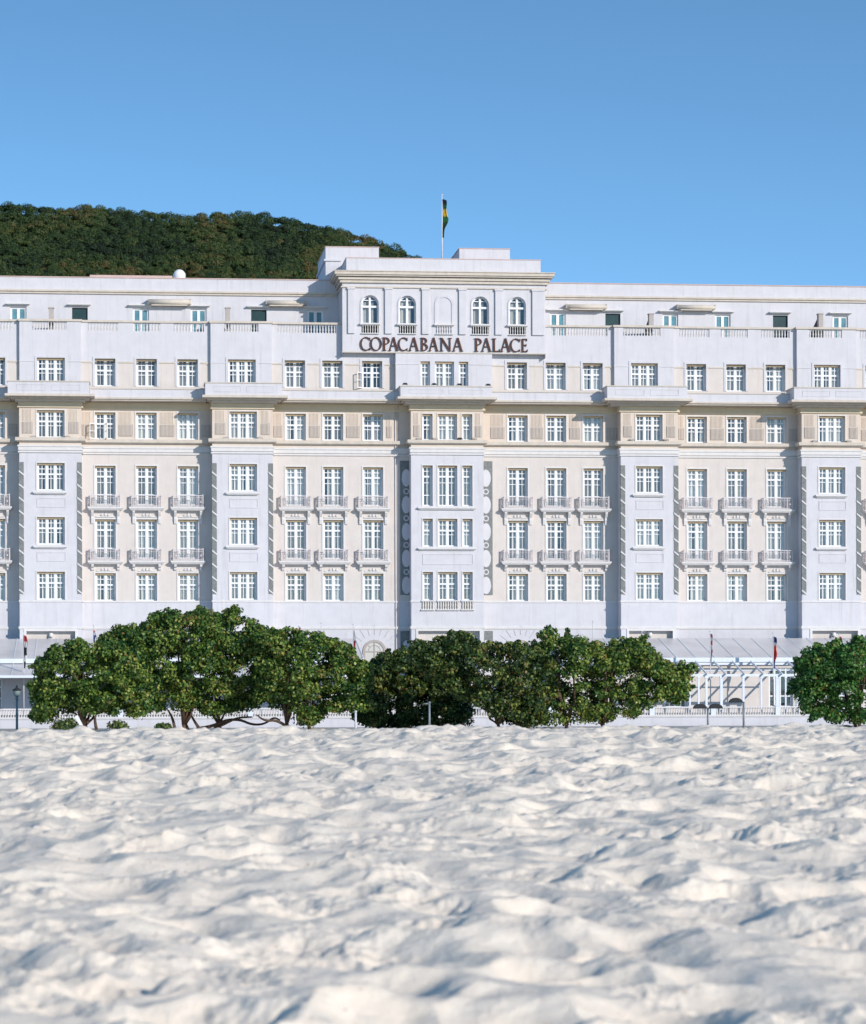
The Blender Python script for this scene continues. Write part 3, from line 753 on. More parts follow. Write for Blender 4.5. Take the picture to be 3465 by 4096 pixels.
for a, b in ((XA, tx0+.5), (tx1-.5, XB)):
    m_ = MB(); m_.box(a, b, YPH-.22, YPH, Z(1178, YPH, 1200), Z(1171, YPH, 1200)); m_.box(a, b, YPH-.12, YPH, Z(1186, YPH, 1200), Z(1178, YPH, 1200)); m_.build('penthouse_cornice', M['cornice'], hotel)
    m_ = MB(); m_.box(a, b, YPH-.05, YPH+.3, z_ph, z_ph+.06); m_.build('roof_coping', M['roofing'], hotel)
for (px, py, k), o in zip(PW, pops):
    c_ = (o[0]+o[1])/2; w_ = o[1]-o[0]
    h_ = MB(); h_.box(c_-w_/2-.30, c_+w_/2+.22, YPH-.32, YPH, zpt+.17, zpt+.25); h_.box(c_-w_/2-.2, c_+w_/2+.14, YPH-.2, YPH, zpt+.11, zpt+.17)
    f_ = MB(); y_ = YPH+.12
    if k:
        for a, b in ((-w_/2, -w_/2+.13), (-.10, .10), (w_/2-.13, w_/2)): f_.box(c_+a, c_+b, y_, y_+.08, zpt-2.2, zpt)
        f_.box(c_-w_/2+.13, c_+w_/2-.13, y_+.005, y_+.075, zpt-.12, zpt)
        fo = f_.build('penthouse_window', M['frame'], hotel)
        g = MB(); g.quad((c_-w_/2+.1, y_+.05, zpt-2.1), (c_+w_/2-.1, y_+.05, zpt-2.1), (c_+w_/2-.1, y_+.05, zpt-.1), (c_-w_/2+.1, y_+.05, zpt-.1)); g.build('pane', M['teal'], fo)
    else:
        f_.box(c_-w_/2, c_-w_/2+.05, y_, y_+.05, zpt-2.2, zpt); f_.box(c_+w_/2-.05, c_+w_/2, y_, y_+.05, zpt-2.2, zpt); f_.box(c_-w_/2+.05, c_+w_/2-.05, y_, y_+.05, zpt-.05, zpt)
        fo = f_.build('glazed_terrace_door', M['metal'], hotel)
        g = MB(); g.quad((c_-w_/2+.04, y_+.03, zpt-2.2), (c_+w_/2-.04, y_+.03, zpt-2.2), (c_+w_/2-.04, y_+.03, zpt-.04), (c_-w_/2+.04, y_+.03, zpt-.04)); g.build('pane', M['darkteal'], fo)
    h_.build('window_hood', M['trim'], hotel)
# rolled awnings under the penthouse cornice
for a, b, yt, yb in ((595, 762, 1196, 1221), (1067, 1225, 1201, 1223), (2268, 2425, 1217, 1238), (2712, 2860, 1219, 1240)):
    m_ = MB(); Y_ = YPH-.5; x0, x1 = X(a, Y_, 1210), X(b, Y_, 1210); z0, z1 = Z(yb, Y_, (a+b)/2), Z(yt, Y_, (a+b)/2)
    m_.box(x0-.05, x0, Y_-.12, YPH, z0+.08, z1+.02); m_.box(x1, x1+.05, Y_-.12, YPH, z0+.08, z1+.02)
    m_.tube([(x0, Y_, (z0+z1)/2), (x1, Y_, (z0+z1)/2)], [(z1-z0)*.42]*2, 8); m_.box(x0, x1, Y_+.02, YPH, z1-.06, z1)
    m_.box(x0+.2, x1-.2, Y_-.04, Y_+.02, z0-.03, z0+.06)
    m_.build('rolled_awning', M['cornice'], hotel)

# ---- tower
tw = MB(); ztb = zsign; zt_c = Z(1152, YT, 1790); zat = Z(1036, YT, 1790)
ARC = [1481, 1630, 1778, 1922, 2070]; aw = 1.18
za0, zas = Z(1297, YT, 1790), Z(1219, YT, 1790)      # sill, spring line
bal_z0 = Z(1336, YT, 1790)
ops = []
for i, px in enumerate(ARC):
    c_ = X(px, YT, 1250)
    if i != 2: ops.append((c_-aw/2, c_+aw/2, za0, zas+aw/2)); 
wall(tw, tx0, tx1, ztb, zt_c+.6, YT, ops, .4)
for i, px in enumerate(ARC):
    c_ = X(px, YT, 1250); r = aw/2
    if i != 2:
        for k in range(12):      # spandrels filling the corners above the arch, and the curved soffit
            a0, a1 = math.pi*k/12, math.pi*(k+1)/12
            p0, p1 = (c_+r*math.cos(a0), zas+r*math.sin(a0)), (c_+r*math.cos(a1), zas+r*math.sin(a1))
            tw.quad((p0[0], YT, p0[1]), (p0[0], YT, zas+r), (p1[0], YT, zas+r), (p1[0], YT, p1[1]))
            tw.quad((p0[0], YT, p0[1]), (p1[0], YT, p1[1]), (p1[0], YT+.4, p1[1]), (p0[0], YT+.4, p0[1]))
DT = 11.0
tw.quad((tx0, YT+DT, zlo+3), (tx0, YT, zlo+3), (tx0, YT, zt_c+.6), (tx0, YT+DT, zt_c+.6)); tw.quad((tx1, YT, zlo+3), (tx1, YT+DT, zlo+3), (tx1, YT+DT, zt_c+.6), (tx1, YT, zt_c+.6))
tw.quad((tx0, YT, ztb), (tx1, YT, ztb), (tx1, YUR, ztb), (tx0, YUR, ztb))
for x_ in (tx0, tx1):
    q = [(x_, YUR+.3, ztb), (x_, YT, ztb), (x_, YT, zlo+3.01), (x_, YUR+.3, zlo+3.01)]
ax0, ax1 = X(1386, YT+.1, 1060), X(2163, YT+.1, 1060)
tw.box(ax0, ax1, YT+.1, YT+DT, zt_c+1.0, zat)
tw.build('tower_wall', M['white'], hotel)
m_ = MB(); m_.box(tx0-.04, tx1+.04, YT-.06, YT+.0, ztb-.005, ztb+.07); m_.build('sign_panel_edge', M['cornice'], hotel)
m_ = MB()
ct = Z(1082, YT-.9, 1790)
for z0, z1, p in ((zt_c-.05, zt_c+.04, .10), (zt_c+.28, zt_c+.48, .16), (zt_c+.48, zt_c+.66, .28), (ct-.36, ct-.26, .46), (ct-.26, ct-.06, .56), (ct-.06, ct, .62)):
    if z1 > z0: m_.box(tx0-p, tx1+p, YT-p, YT+DT+p, z0, z1)
m_.build('tower_cornice', M['cornice'], hotel)
m_ = MB(); m_.box(ax0-.03, ax1+.03, YT+.07, YT+DT, zat, zat+.05); m_.build('tower_coping', M['roofing'], hotel)
for k, (a, b) in enumerate(((1392, 1418), (1540, 1568), (1688, 1716), (1836, 1864), (1981, 2009), (2129, 2176))):
    m_ = MB(); x0, x1 = X(a, YT, 1250), X(b, YT, 1250)
    m_.box(x0, x1, YT-.13, YT+.01, bal_z0-.03, zt_c-.05-.12); m_.box(x0-.05, x1+.05, YT-.18, YT+.01, zt_c-.05-.12, zt_c-.05)
    m_.build('pilaster', M['white'], hotel)
for i, px in enumerate(ARC):
    c_ = X(px, YT, 1250); r = aw/2
    sm = MB(); ro, ri = r+.10, r
    for k in range(16):
        a0, a1 = math.pi*k/16, math.pi*(k+1)/16
        f = lambda a, rr: (c_+rr*math.cos(a), zas+rr*math.sin(a))
        if i == 2: ri_, Yp = r-.09, YT-.05
        else: ri_, Yp = ri, YT-.05
        o0, o1, i0, i1 = f(a0, ro), f(a1, ro), f(a0, ri_), f(a1, ri_)
        sm.quad((o0[0], Yp, o0[1]), (o1[0], Yp, o1[1]), (i1[0], Yp, i1[1]), (i0[0], Yp, i0[1]))
        sm.quad((o0[0], YT, o0[1]), (o1[0], YT, o1[1]), (o1[0], Yp, o1[1]), (o0[0], Yp, o0[1]))
        sm.quad((i1[0], YT, i1[1]), (i0[0], YT, i0[1]), (i0[0], Yp, i0[1]), (i1[0], Yp, i1[1]))
    sm.box(c_-ro, c_-(r-.09 if i == 2 else r), YT-.05, YT, za0, zas); sm.box(c_+(r-.09 if i == 2 else r), c_+ro, YT-.05, YT, za0, zas)
    sm.build('arch_moulding', M['white'], hotel)
    if i != 2:
        fr = MB(); y_ = YT+.22; o = .09
        fr.box(c_-r, c_-r+o, y_, y_+.08, za0, zas); fr.box(c_+r-o, c_+r, y_, y_+.08, za0, zas)
        fr.box(c_-.075, c_+.075, y_-.02, y_+.07, za0, zas+r-.02); fr.box(c_-r-.02, c_+r+.02, y_-.05, y_+.06, zas-.24, zas-.10)
        fr.box(c_-r+o, c_+r-o, y_+.004, y_+.076, za0, za0+.08)
        for k in range(12):
            a0, a1 = math.pi*k/12, math.pi*(k+1)/12
            q = [(c_+rr*math.cos(a), zas+rr*math.sin(a)) for a, rr in ((a0, r-o), (a0, r), (a1, r), (a1, r-o))]
            fr.prism(q, y_, y_+.08)
        for sg in (-1, 1): fr.prism([(c_+sg*.06, zas+.25), (c_+sg*.06, zas+.31), (c_+sg*.42, zas+.31), (c_+sg*.42, zas+.25)][::(1 if sg > 0 else -1)], y_+.02, y_+.05)
        fo = fr.build('arched_window', M['frame'], hotel)
        g = MB(); g.poly([(c_-r+.04, y_+.04, za0), (c_+r-.04, y_+.04, za0)]+[(c_+(r-.04)*math.cos(a), y_+.04, zas+(r-.04)*math.sin(a)) for a in [math.pi*k/14 for k in range(15)]])
        g.build('pane', M['glass'], fo)
        cu = MB()
        for s0, s1 in ((c_-r, c_-r*.45), (c_-.25, c_-.05), (c_+.08, c_+r*.5)):
            for k in range(6):
                xa_, xb_ = s0+(s1-s0)*k/6, s0+(s1-s0)*(k+1)/6
                cu.quad((xa_, y_+.2+.03*math.sin(xa_*40), za0), (xb_, y_+.2+.03*math.sin(xb_*40), za0), (xb_, y_+.2+.03*math.sin(xb_*40), zas+.2), (xa_, y_+.2+.03*math.sin(xa_*40), zas+.2))
        cu.build('curtain', M['curtain'], fo)
    b_ = MB(); b_.box(c_-r-.14, c_+r+.10, YT-.24, YT, za0-.10, za0); b_.box(c_-r-.06, c_+r+.04, YT-.16, YT, za0-.15, za0-.10)
    balusters(b_, c_-r, c_+r, bal_z0, za0-.15, YT-.08, .16, .038)
    b_.box(c_-r-.03, c_+r+.03, YT-.14, YT, bal_z0-.05, bal_z0)
    if i != 2:
        b_.cur = 1; b_.quad((c_-r, YT-.005, bal_z0), (c_+r, YT-.005, bal_z0), (c_+r, YT-.005, za0-.15), (c_-r, YT-.005, za0-.15))
    b_.build('window_balustrade', [M['trim'], M['dark']], hotel)
m_ = MB(); m_.box(tx0+.3, tx1-.3, YT+1.0, YT+1.05, zsign, zt_c); m_.build('tower_interior', M['dark'], hotel)
# roof pavilions
Yv = 3.0
for a, b, c, d in ((1303, 1516, 989, 1120), (1838, 2040, 996, 1040)):
    m_ = MB(); x0, x1 = X(a, Yv, 1010), X(b, Yv, 1010); zt = Z(c, Yv, (a+b)/2); m_.box(x0, x1, Yv, Yv+7, zat-2.0, zt)
    if a == 1303: m_.box(x0-.12, x0+1.1, Yv-.1, Yv+7, zt-1.0, zt-.86)
    m_.cur = 1; m_.box(x0-.04, x1+.04, Yv-.04, Yv+7.04, zt, zt+.05)
    m_.build('roof_pavilion', [M['white'], M['roofing']], hotel)
m_ = MB(); x0, x1 = X(360, 7, 1105), X(690, 7, 1105); m_.box(x0, x1, 7, 11, z_ph+.0, Z(1101, 7, 500)); m_.build('roof_plant_room', M['roofing'], hotel)

# ---- sign letters
def strokes(ch):
    T, t = .155, .095   # thick and thin
    def seg(x0, z0, x1, z1, w_): 
        w_ *= .8
        return [(x0-w_/2, z0), (x0+w_/2, z0), (x1+w_/2, z1), (x1-w_/2, z1)]
    def ser(x, z, w_=.30): return [(x-w_/2, z), (x+w_/2, z), (x+w_/2, z+.045), (x-w_/2, z+.045)]
    def arc(cx_, cz, rx_, rz, a0, a1, tk, n=14):
        r_ = []
        for k in range(n):
            b0, b1 = R(a0+(a1-a0)*k/n), R(a0+(a1-a0)*(k+1)/n)
            def pt(b, s_):
                wv = (.82*tk*abs(math.cos(b))+.05*abs(math.sin(b)))
                return (cx_+(rx_-wv*s_)*math.cos(b), cz+(rz-.075*s_)*math.sin(b))
            r_.append([pt(b0, 0), pt(b1, 0), pt(b1, 1), pt(b0, 1)])
        return r_
    if ch == 'O': return arc(.5, .5, .5, .52, 0, 360, .16, 26)
    if ch == 'C': return arc(.55, .5, .55, .52, 48, 312, .17, 20)+[seg(.93, .76, .93, .98, .06), seg(.93, .02, .93, .20, .05)]
    if ch == 'P': return [seg(.25, 0, .25, 1, .26), ser(.25, 0, .55), ser(.2, .955, .4)]+arc(.38, .73, .60, .27, -90, 90, .22, 10)
    if ch == 'B': return [seg(.22, 0, .22, 1, .24), ser(.2, 0, .4), ser(.2, .955, .4)]+arc(.35, .76, .52, .24, -90, 90, .22, 9)+arc(.35, .28, .63, .28, -90, 90, .24, 10)
    if ch == 'A': return [seg(.12, 0, .49, 1, .10), seg(.88, 0, .51, 1.02, .20), [(.25, .33), (.75, .33), (.73, .40), (.27, .40)], ser(.12, 0, .28), ser(.88, 0, .30)]
    if ch == 'N': return [seg(.16, 0, .16, 1, .10), seg(.86, 0, .86, 1, .10), seg(.16, 1.0, .86, 0, .19), ser(.16, 0, .3), ser(.86, .955, .3), ser(.1, .955, .2)]
    if ch == 'L': return [seg(.25, 0, .25, 1, .24), ser(.25, .955, .5), [(.1, 0), (.95, 0), (.95, .07), (.1, .07)], seg(.93, .0, .97, .22, .07)]
    if ch == 'E': return [seg(.22, 0, .22, 1, .25), [(.05, 0), (.92, 0), (.92, .07), (.05, .07)], [(.05, .93), (.86, .93), (.86, 1), (.05, 1)], [(.3, .48), (.75, .48), (.75, .55), (.3, .55)], seg(.9, 0, .94, .2, .08), seg(.84, .82, .84, 1, .07), seg(.74, .42, .74, .61, .06)]
LET = [('C', 1442, 1484), ('O', 1482, 1529), ('P', 1531, 1561), ('A', 1556, 1595), ('C', 1594, 1633), ('A', 1636, 1677), ('B', 1683, 1714), ('A', 1716, 1755), ('N', 1760, 1808), ('A', 1811, 1853),
       ('P', 1899, 1929), ('A', 1926, 1967), ('L', 1970, 2002), ('A', 2003, 2043), ('C', 2042, 2083), ('E', 2087, 2113)]
Ys = YT-.12; sz0, sz1 = Z(1403, Ys, 1650), Z(1350, Ys, 1650)
sign = link_mesh('sign_lettering', MB().mesh('sign_lettering', M['bronze']), (X(1778, Ys, 1380), Ys, sz0), hotel)
for ch, a, b in LET:
    m_ = MB(); x0, x1 = X(a, Ys, 1380), X(b, Ys, 1380); h = sz1-sz0
    for k, st in enumerate(strokes(ch)):
        pts = [(x0+p[0]*(x1-x0), sz0+p[1]*h) for p in st]
        ar = sum(pts[i][0]*pts[(i+1) % 4][1]-pts[(i+1) % 4][0]*pts[i][1] for i in range(4))
        if ar < 0: pts = pts[::-1]
        m_.prism(pts, Ys-.0008*(k % 7), Ys+.10-.0008*(k % 5))
    m_.build('letter', M['bronze'], sign)

# ---- trellis strips at the bay corners, chain ornaments beside the central bay
zt0, zt1 = Z(2376, YB, 974), Z(1853, YB, 974)
for x0, x1, wn in BB:
    for xe, sg in ((x0, 1), (x1, -1)):
        m_ = MB(); a, b = sorted((xe+sg*.0, xe+sg*.30)); m_.box(a-.02*(sg > 0), b+.02*(sg < 0), YB-.03, YB+.2, zt0, zt1); m_.cur = 1
        n = 10; st = (zt1-zt0)/n
        for k in range(n):
            z_ = zt0+k*st
            p = [(a-.025*(sg > 0), z_+.22), (a-.025*(sg > 0), z_+.34), (b+.025*(sg < 0), z_+.08), (b+.025*(sg < 0), z_-.03)]
            m_.prism(p[::-1], YB-.07, YB-.03)
        m_.build('corner_trellis', [M['trellis'], M['trim']], hotel)
def chain(xc, z0, z1, n, hw_, xl=0):
    m_ = MB(); step = (z1-z0)/n
    m_.box(xc-hw_, xc+hw_, YR-.03, YR+.01, z0, z1); m_.cur = 1
    for k in range(n):
        zc_ = z0+step*(k+.36); 
        q = 18; rx_, rz = hw_*.74, step*.325
        m_.poly([(xc+rx_*math.cos(2*math.pi*i/q), YR-.06, zc_+rz*math.sin(2*math.pi*i/q)) for i in range(q)])
        for i in range(q):
            a0, a1 = 2*math.pi*i/q, 2*math.pi*(i+1)/q
            m_.quad((xc+rx_*math.cos(a0), YR-.03, zc_+rz*math.sin(a0)), (xc+rx_*math.cos(a1), YR-.03, zc_+rz*math.sin(a1)), (xc+rx_*math.cos(a1), YR-.06, zc_+rz*math.sin(a1)), (xc+rx_*math.cos(a0), YR-.06, zc_+rz*math.sin(a0)))
        zk = zc_+step*.5
        if k < n-1:
            for i in range(10):
                a0, a1 = 2*math.pi*i/10, 2*math.pi*(i+1)/10
                ro, ri = .21, .13
                m_.quad(*[(xc+r_*math.cos(a), YR-.05, zk+r_*math.sin(a)) for a, r_ in ((a0, ri), (a0, ro), (a1, ro), (a1, ri))])
    m_.build('chain_ornament', [M['trellis'], M['white']], hotel)
zc0, zc1 = Z(2380, YR, 1620), Z(1843, YR, 1620)
chain(rx(1625), zc0, zc1, 5, .42); chain(rx(1944), zc0, zc1, 5, .46)
chain(rx(1625), Z(2640, YR, 1620), Z(2524, YR, 1620), 1, .42); chain(rx(1944), Z(2640, YR, 1620), Z(2524, YR, 1620), 1, .46)
m_ = MB()
for px in (1582, 1592): m_ = MB(); m_.tube([(rx(px), YR-.06, 3), (rx(px), YR-.06, z_corn-.1)], [.035]*2, 6); m_.build('downpipe', M['rail'], hotel)

# ---- ground floor: loggias in the bays, arched doors, awning, restaurant front
for i, g in list(GO.items())+[(9, (1672, 1918))]:
    x0, x1 = bay_x(g[0]), bay_x(g[1]); zt = Z(2524, YB)
    m_ = MB(); y_ = YB+.40
    m_.box(x0, x1, y_, y_+.05, .3, zt)
    cx_ = (x0+x1)/2
    m_.cur = 1
    for k in range(-8, 9) if i == 9 else (): 
        a = k*.17; m_.prism([(cx_+.9*math.sin(a)-.025, zt-2.3+.9*math.cos(a)), (cx_+.9*math.sin(a)+.025, zt-2.3+.9*math.cos(a)), (cx_+2.2*math.sin(a)+.04, zt-2.3+2.2*math.cos(a)), (cx_+2.2*math.sin(a)-.04, zt-2.3+2.2*math.cos(a))], y_-.04, y_)
    if i != 9: m_.box(cx_-.16, cx_+.16, y_-.12, y_, zt-.9, zt-.05); m_.lathe((cx_, y_-.15, zt-.45), [(.05, 0), (.17, .1), (.14, .3), (.03, .36)], 8)
    m_.build('loggia', [M['cream'], M['trim']], hotel)
    fm_ = MB(); frame_round(fm_, x0, x1, .4, zt, YB, t=.16, p=.05); fm_.build('loggia_surround', M['trim'], hotel)
for px in (1497, 2081):
    c_ = rx(px); z_ = Z(2606, YR, px); r = .72; m_ = MB()
    for k in range(16):
        a0, a1 = math.pi*k/16, math.pi*(k+1)/16
        for r0, r1, p in ((r-.08, r+.10, .06), (r*.55, r*.62, .03)):
            m_.prism([(c_+rr*math.cos(a), z_+rr*math.sin(a)) for a, rr in ((a0, r0), (a0, r1), (a1, r1), (a1, r0))], YR-p, YR+.01)
    m_.box(c_-r-.1, c_-r+.08, YR-.06, YR, z_-2.2, z_); m_.box(c_+r-.08, c_+r+.1, YR-.06, YR, z_-2.2, z_); m_.box(c_-.04, c_+.04, YR-.05, YR, z_-2.2, z_+r); m_.box(c_-r+.08, c_+r-.08, YR-.045, YR, z_-.05, z_+.03)
    for k in range(1, 4):
        a = math.pi*k/4
        if k != 2: m_.prism([(c_+.4*math.cos(a)-.02, z_+.4*math.sin(a)), (c_+.4*math.cos(a)+.02, z_+.4*math.sin(a)), (c_+.66*math.cos(a)+.02, z_+.66*math.sin(a)), (c_+.66*math.cos(a)-.02, z_+.66*math.sin(a))], YR-.04, YR)
    for k in range(-4, 5):  # radiating joints of the rusticated arch
        a = k*.3; m_.prism([(c_+1.15*math.sin(a)-.012, z_+1.15*math.cos(a)), (c_+1.15*math.sin(a)+.012, z_+1.15*math.cos(a)), (c_+1.8*math.sin(a)+.012, z_+1.8*math.cos(a)), (c_+1.8*math.sin(a)-.012, z_+1.8*math.cos(a))], YR-.02, YR+.01)
    o = m_.build('arched_door', M['louver'], hotel)
    g = MB(); g.poly([(c_-r, YR-.012, z_-2.2), (c_+r, YR-.012, z_-2.2)]+[(c_+r*math.cos(a), YR-.012, z_+r*math.sin(a)) for a in [math.pi*k/14 for k in range(15)]]); g.build('pane', M['curtain'], o)

YA = -7.0
zA1 = Z(2553, YB, 2900); zA0 = Z(2634, YA, 2900)
for a, b in ((XL, 1415), (2176, XR)):
    m_ = MB(); x0, x1 = rx(a), rx(b)
    m_.quad((x0, YA, zA0), (x1, YA, zA0), (x1, YB-.0, zA1), (x0, YB, zA1)); m_.quad((x1, YA, zA0-.06), (x0, YA, zA0-.06), (x0, YB, zA1-.06), (x1, YB, zA1-.06))
    m_.cur = 1
    n = int((x1-x0)/1.3)
    for k in range(n+1):
        x_ = x0+(x1-x0)*k/n
        m_.poly([(x_-.03, YA, zA0+.04), (x_+.03, YA, zA0+.04), (x_+.03, YB, zA1+.04), (x_-.03, YB, zA1+.04)])
    m_.box(x0, x1, YA-.08, YA, zA0-.24, zA0+.06)
    m_.build('sloping_awning', [M['awning'], M['pergola']], hotel)
    if a < 0:
        q_ = MB(); zz1, zz0 = zA0-.28, Z(2703, -10.6, 50)
        q_.poly([(x0, -10.6, zz0), (x1, -10.6, zz0), (x1, YA, zz1), (x0, YA, zz1)]); q_.poly([(x1, -10.6, zz0-.05), (x0, -10.6, zz0-.05), (x0, YA, zz1-.05), (x1, YA, zz1-.05)])
        q_.cur = 1; q_.box(x0, x1, -10.66, -10.6, zz0-.14, zz0+.03)
        for k in range(n+1): x_ = x0+(x1-x0)*k/n; q_.poly([(x_-.03, -10.6, zz0+.04), (x_+.03, -10.6, zz0+.04), (x_+.03, YA, zz1+.04), (x_-.03, YA, zz1+.04)])
        q_.build('lower_canopy', [M['awning'], M['pergola']], hotel)
    # restaurant front below it
    w_ = MB(); Yw = YA+.5; ops = []
    if a > 0:
        for pa, pb in ((2655, 2745), (3074, 3168), (3300, 3390)): ops.append((X(pa, Yw), X(pb, Yw), .9, Z(2672, Yw, 2900)))
    else:
        for pa, pb in ((-70, 8), (180, 260), (700, 790)): ops.append((X(pa, Yw), X(pb, Yw), .9, Z(2714, Yw, 50)))
    wall(w_, x0, x1, 0, zA0-.3, Yw, ops, .3); w_.box(x0, x1, Yw+1.6, Yw+1.7, 0, zA0-.4)
    for k in range(9): w_.box(x0, x1, Yw-.02, Yw, .9+k*.28, .92+k*.28) if False else None
    w_.build('restaurant_wall', M['cream'] if a > 0 else M['white'], hotel)
    for o in ops:
        d_ = MB(); xm = (o[0]+o[1])/2; y_ = Yw+.12
        for xx_ in (o[0]+.06, xm-.38, xm, xm+.38, o[1]-.06): d_.box(xx_-.05, xx_+.05, y_, y_+.06, o[2], o[3])
        for zz_ in (o[2]+.05, o[2]+.75, o[3]-.55, o[3]-.05): d_.box(o[0], o[1], y_+.01, y_+.05, zz_-.04, zz_+.04)
        do = d_.build('restaurant_window', M['frame'], hotel)
        g = MB(); g.quad((o[0], y_+.03, o[2]), (o[1], y_+.03, o[2]), (o[1], y_+.03, o[3]), (o[0], y_+.03, o[3])); g.build('pane', M['glass'], do)
        g = MB(); g.quad((o[0]-.1, Yw+.9, o[2]-.2), (o[1]+.1, Yw+.9, o[2]-.2), (o[1]+.1, Yw+.9, o[3]+.2), (o[0]-.1, Yw+.9, o[3]+.2)); g.build('room_interior', M['dark'], do)

# ================================================================== small things on the hotel
# radome
Yd = 4.5; x_, z_ = X(718, Yd, 1110), z_ph
rd = empty('radome', (x_, Yd, z_)); tag(rd, 'small white radome dome on the hotel roof left of the tower', 'radome')
m_ = MB(); zc_ = Z(1079, Yd, 718); r = .44
m_.lathe((x_, Yd, z_), [(.42, .05), (.44, zc_-z_-.44)]+[(r*math.cos(a), zc_-z_-.42+r*math.sin(a)) for a in [math.pi/2*k/7 for k in range(8)]], 18); m_.build('dome', M['frame'], rd)
m_ = MB(); m_.lathe((x_, Yd, z_), [(.46, .0), (.46, .05)], 18); m_.build('base_ring', M['pole'], rd)
# floodlights on ledges
def floodlight(px, py, Y, dark, lab):
    x_, z_ = W(px, py, Y)
    o = empty('floodlight', (x_, Y, z_)); tag(o, lab, 'floodlight', 'floodlights on the hotel ledges')
    m_ = MB(); m_.prism([(x_-.15, z_+.04), (x_+.15, z_+.04), (x_+.12, z_+.16), (x_-.12, z_+.16)], Y-.08, Y+.08); m_.build('lamp_housing', M['metal'] if dark else M['louver'], o)
    m_ = MB(); m_.box(x_-.19, x_-.17, Y-.02, Y+.02, z_-.04, z_+.12); m_.box(x_+.17, x_+.19, Y-.02, Y+.02, z_-.04, z_+.12); m_.box(x_-.17, x_+.17, Y-.02, Y+.02, z_-.04, z_-.01); m_.build('bracket', M['metal'], o)
names4 = ['leftmost', 'second from left', 'third from left', 'rightmost']
for k, px in enumerate((1621, 1737, 1838, 1953)): floodlight(px, W and 1541+k*1.2, YPB+.08, True, 'dark floodlight on the central parapet, %s of the four' % names4[k])
pos = [(1676, 'left of'), (1740, 'between the left two of'), (1840, 'between the right two of'), (1897, 'right of')]
for k, (px, t_) in enumerate(pos): floodlight(px, 1760, YB-.16, k == 2, 'small floodlight on the ledge, %s the three central windows' % t_)
bn = ['leftmost bay', 'bay left of centre', 'bay right of centre', 'rightmost bay']
for (x0, x1, wn), nm, px, yy_ in zip(BB, bn, BWIN, (1752, 1757, 1764, 1770)):
    for d, sd_ in ((-70, 'left'), (66, 'right')): floodlight(px+d, yy_, YB-.16, False, 'grey ledge floodlight %s of the window in the %s' % (sd_, nm))
# the open casements
def casement(name_lab, xh, z0, z1, Y, w_, ang, px):
    o = empty('open_casement', (xh, Y, z0))
    return o
m_ = MB(); c_ = X(1489, YUR, 1500); z0, z1 = RL['U']; zt = z0+(z1-z0)*.58
x_ = c_-WW/2; a = R(100)
dx, dy = -.42, -.42
def sash(hx, hy, dx, dy, z0, z1):
    m_ = MB(); g = MB(); t = .06; L_ = math.hypot(dx, dy); ux, uy = dx/L_, dy/L_
    def bar(s0, s1, za, zb):
        p = [(hx+ux*s0, hy+uy*s0), (hx+ux*s1, hy+uy*s1)]; n_ = (-uy*.02, ux*.02)
        v = [(p[0][0]-n_[0], p[0][1]-n_[1]), (p[1][0]-n_[0], p[1][1]-n_[1]), (p[1][0]+n_[0], p[1][1]+n_[1]), (p[0][0]+n_[0], p[0][1]+n_[1])]
        b0 = [(q[0], q[1], za) for q in v]; b1 = [(q[0], q[1], zb) for q in v]
        m_.poly(b0[::-1]); m_.poly(b1)
        for i in range(4): m_.quad(b0[i], b0[(i+1) % 4], b1[(i+1) % 4], b1[i])
    bar(0, t, z0, z1); bar(L_-t, L_, z0, z1); bar(t, L_-t, z0, z0+t); bar(t, L_-t, z1-t, z1); bar(t, L_-t, (z0+z1)/2-.02, (z0+z1)/2+.02)
    g.quad((hx+ux*t, hy+uy*t, z0+t), (hx+ux*(L_-t), hy+uy*(L_-t), z0+t), (hx+ux*(L_-t), hy+uy*(L_-t), z1-t), (hx+ux*t, hy+uy*t, z1-t))
    o = m_.build('open_casement', M['frame'], hotel); g.build('pane', M['glass'], o)
sash(x_+.02, YUR-.01, -.40, -.35, z0, zt)
z0, z1 = RL['F']; c_ = rx(422); sash(c_-WW/2+.02, YR-.01, -.38, -.42, z0, z0+(z1-z0)*.58); sash(c_-.02, YR+.12, .18, -.60, z0, z0+(z1-z0)*.58)

# ================================================================== terrace wall with balustrade, pergola
Yw = -11.0
tw_ = empty('terrace_wall', (X(2900, Yw), Yw, 0)); tag(tw_, 'low white terrace wall with balustrade along the pavement before the hotel', 'wall')
zr1, zr0 = Z(2826, Yw, 2900), Z(2858, Yw, 2900)
m_ = MB(); m_.box(XA, XB, Yw-.15, Yw+.15, -.4, zr0-.12); m_.build('wall_base', M['white'], tw_)
m_ = MB(); m_.box(XA, XB, Yw-.22, Yw+.22, zr0-.12, zr0-.02); m_.box(XA, XB, Yw-.19, Yw+.19, .3, .38); m_.build('base_moulding', M['trim'], tw_)
m_ = MB(); m_.box(XA, XB, Yw-.13, Yw+.13, zr1-.08, zr1); m_.build('rail', M['trim'], tw_)
pp = [-300, -40, 220, 480, 740, 1000, 1260, 1500, 2200, 2460, 2605, 2850, 3108, 3370, 3620]
for a, b in zip(pp[:-1], pp[1:]):
    x0, x1 = X(a, Yw), X(b, Yw)
    m_ = MB(); m_.box(x0-.16, x0+.16, Yw-.17, Yw+.17, zr0-.02, zr1+.02); m_.box(x0-.2, x0+.2, Yw-.21, Yw+.21, zr1+.02, zr1+.08); m_.build('pier', M['pergola'], tw_)
    m_ = MB(); balusters(m_, x0+.2, x1-.2, zr0-.02, zr1-.08, Yw, .17, .05); m_.build('balustrade', M['trim'], tw_)
mb = MB(); mb.box(XA, XB, Yw+.15, YB-.05, -.4, .55); tag(mb.build('terrace_floor', M['paving']), kind='structure')

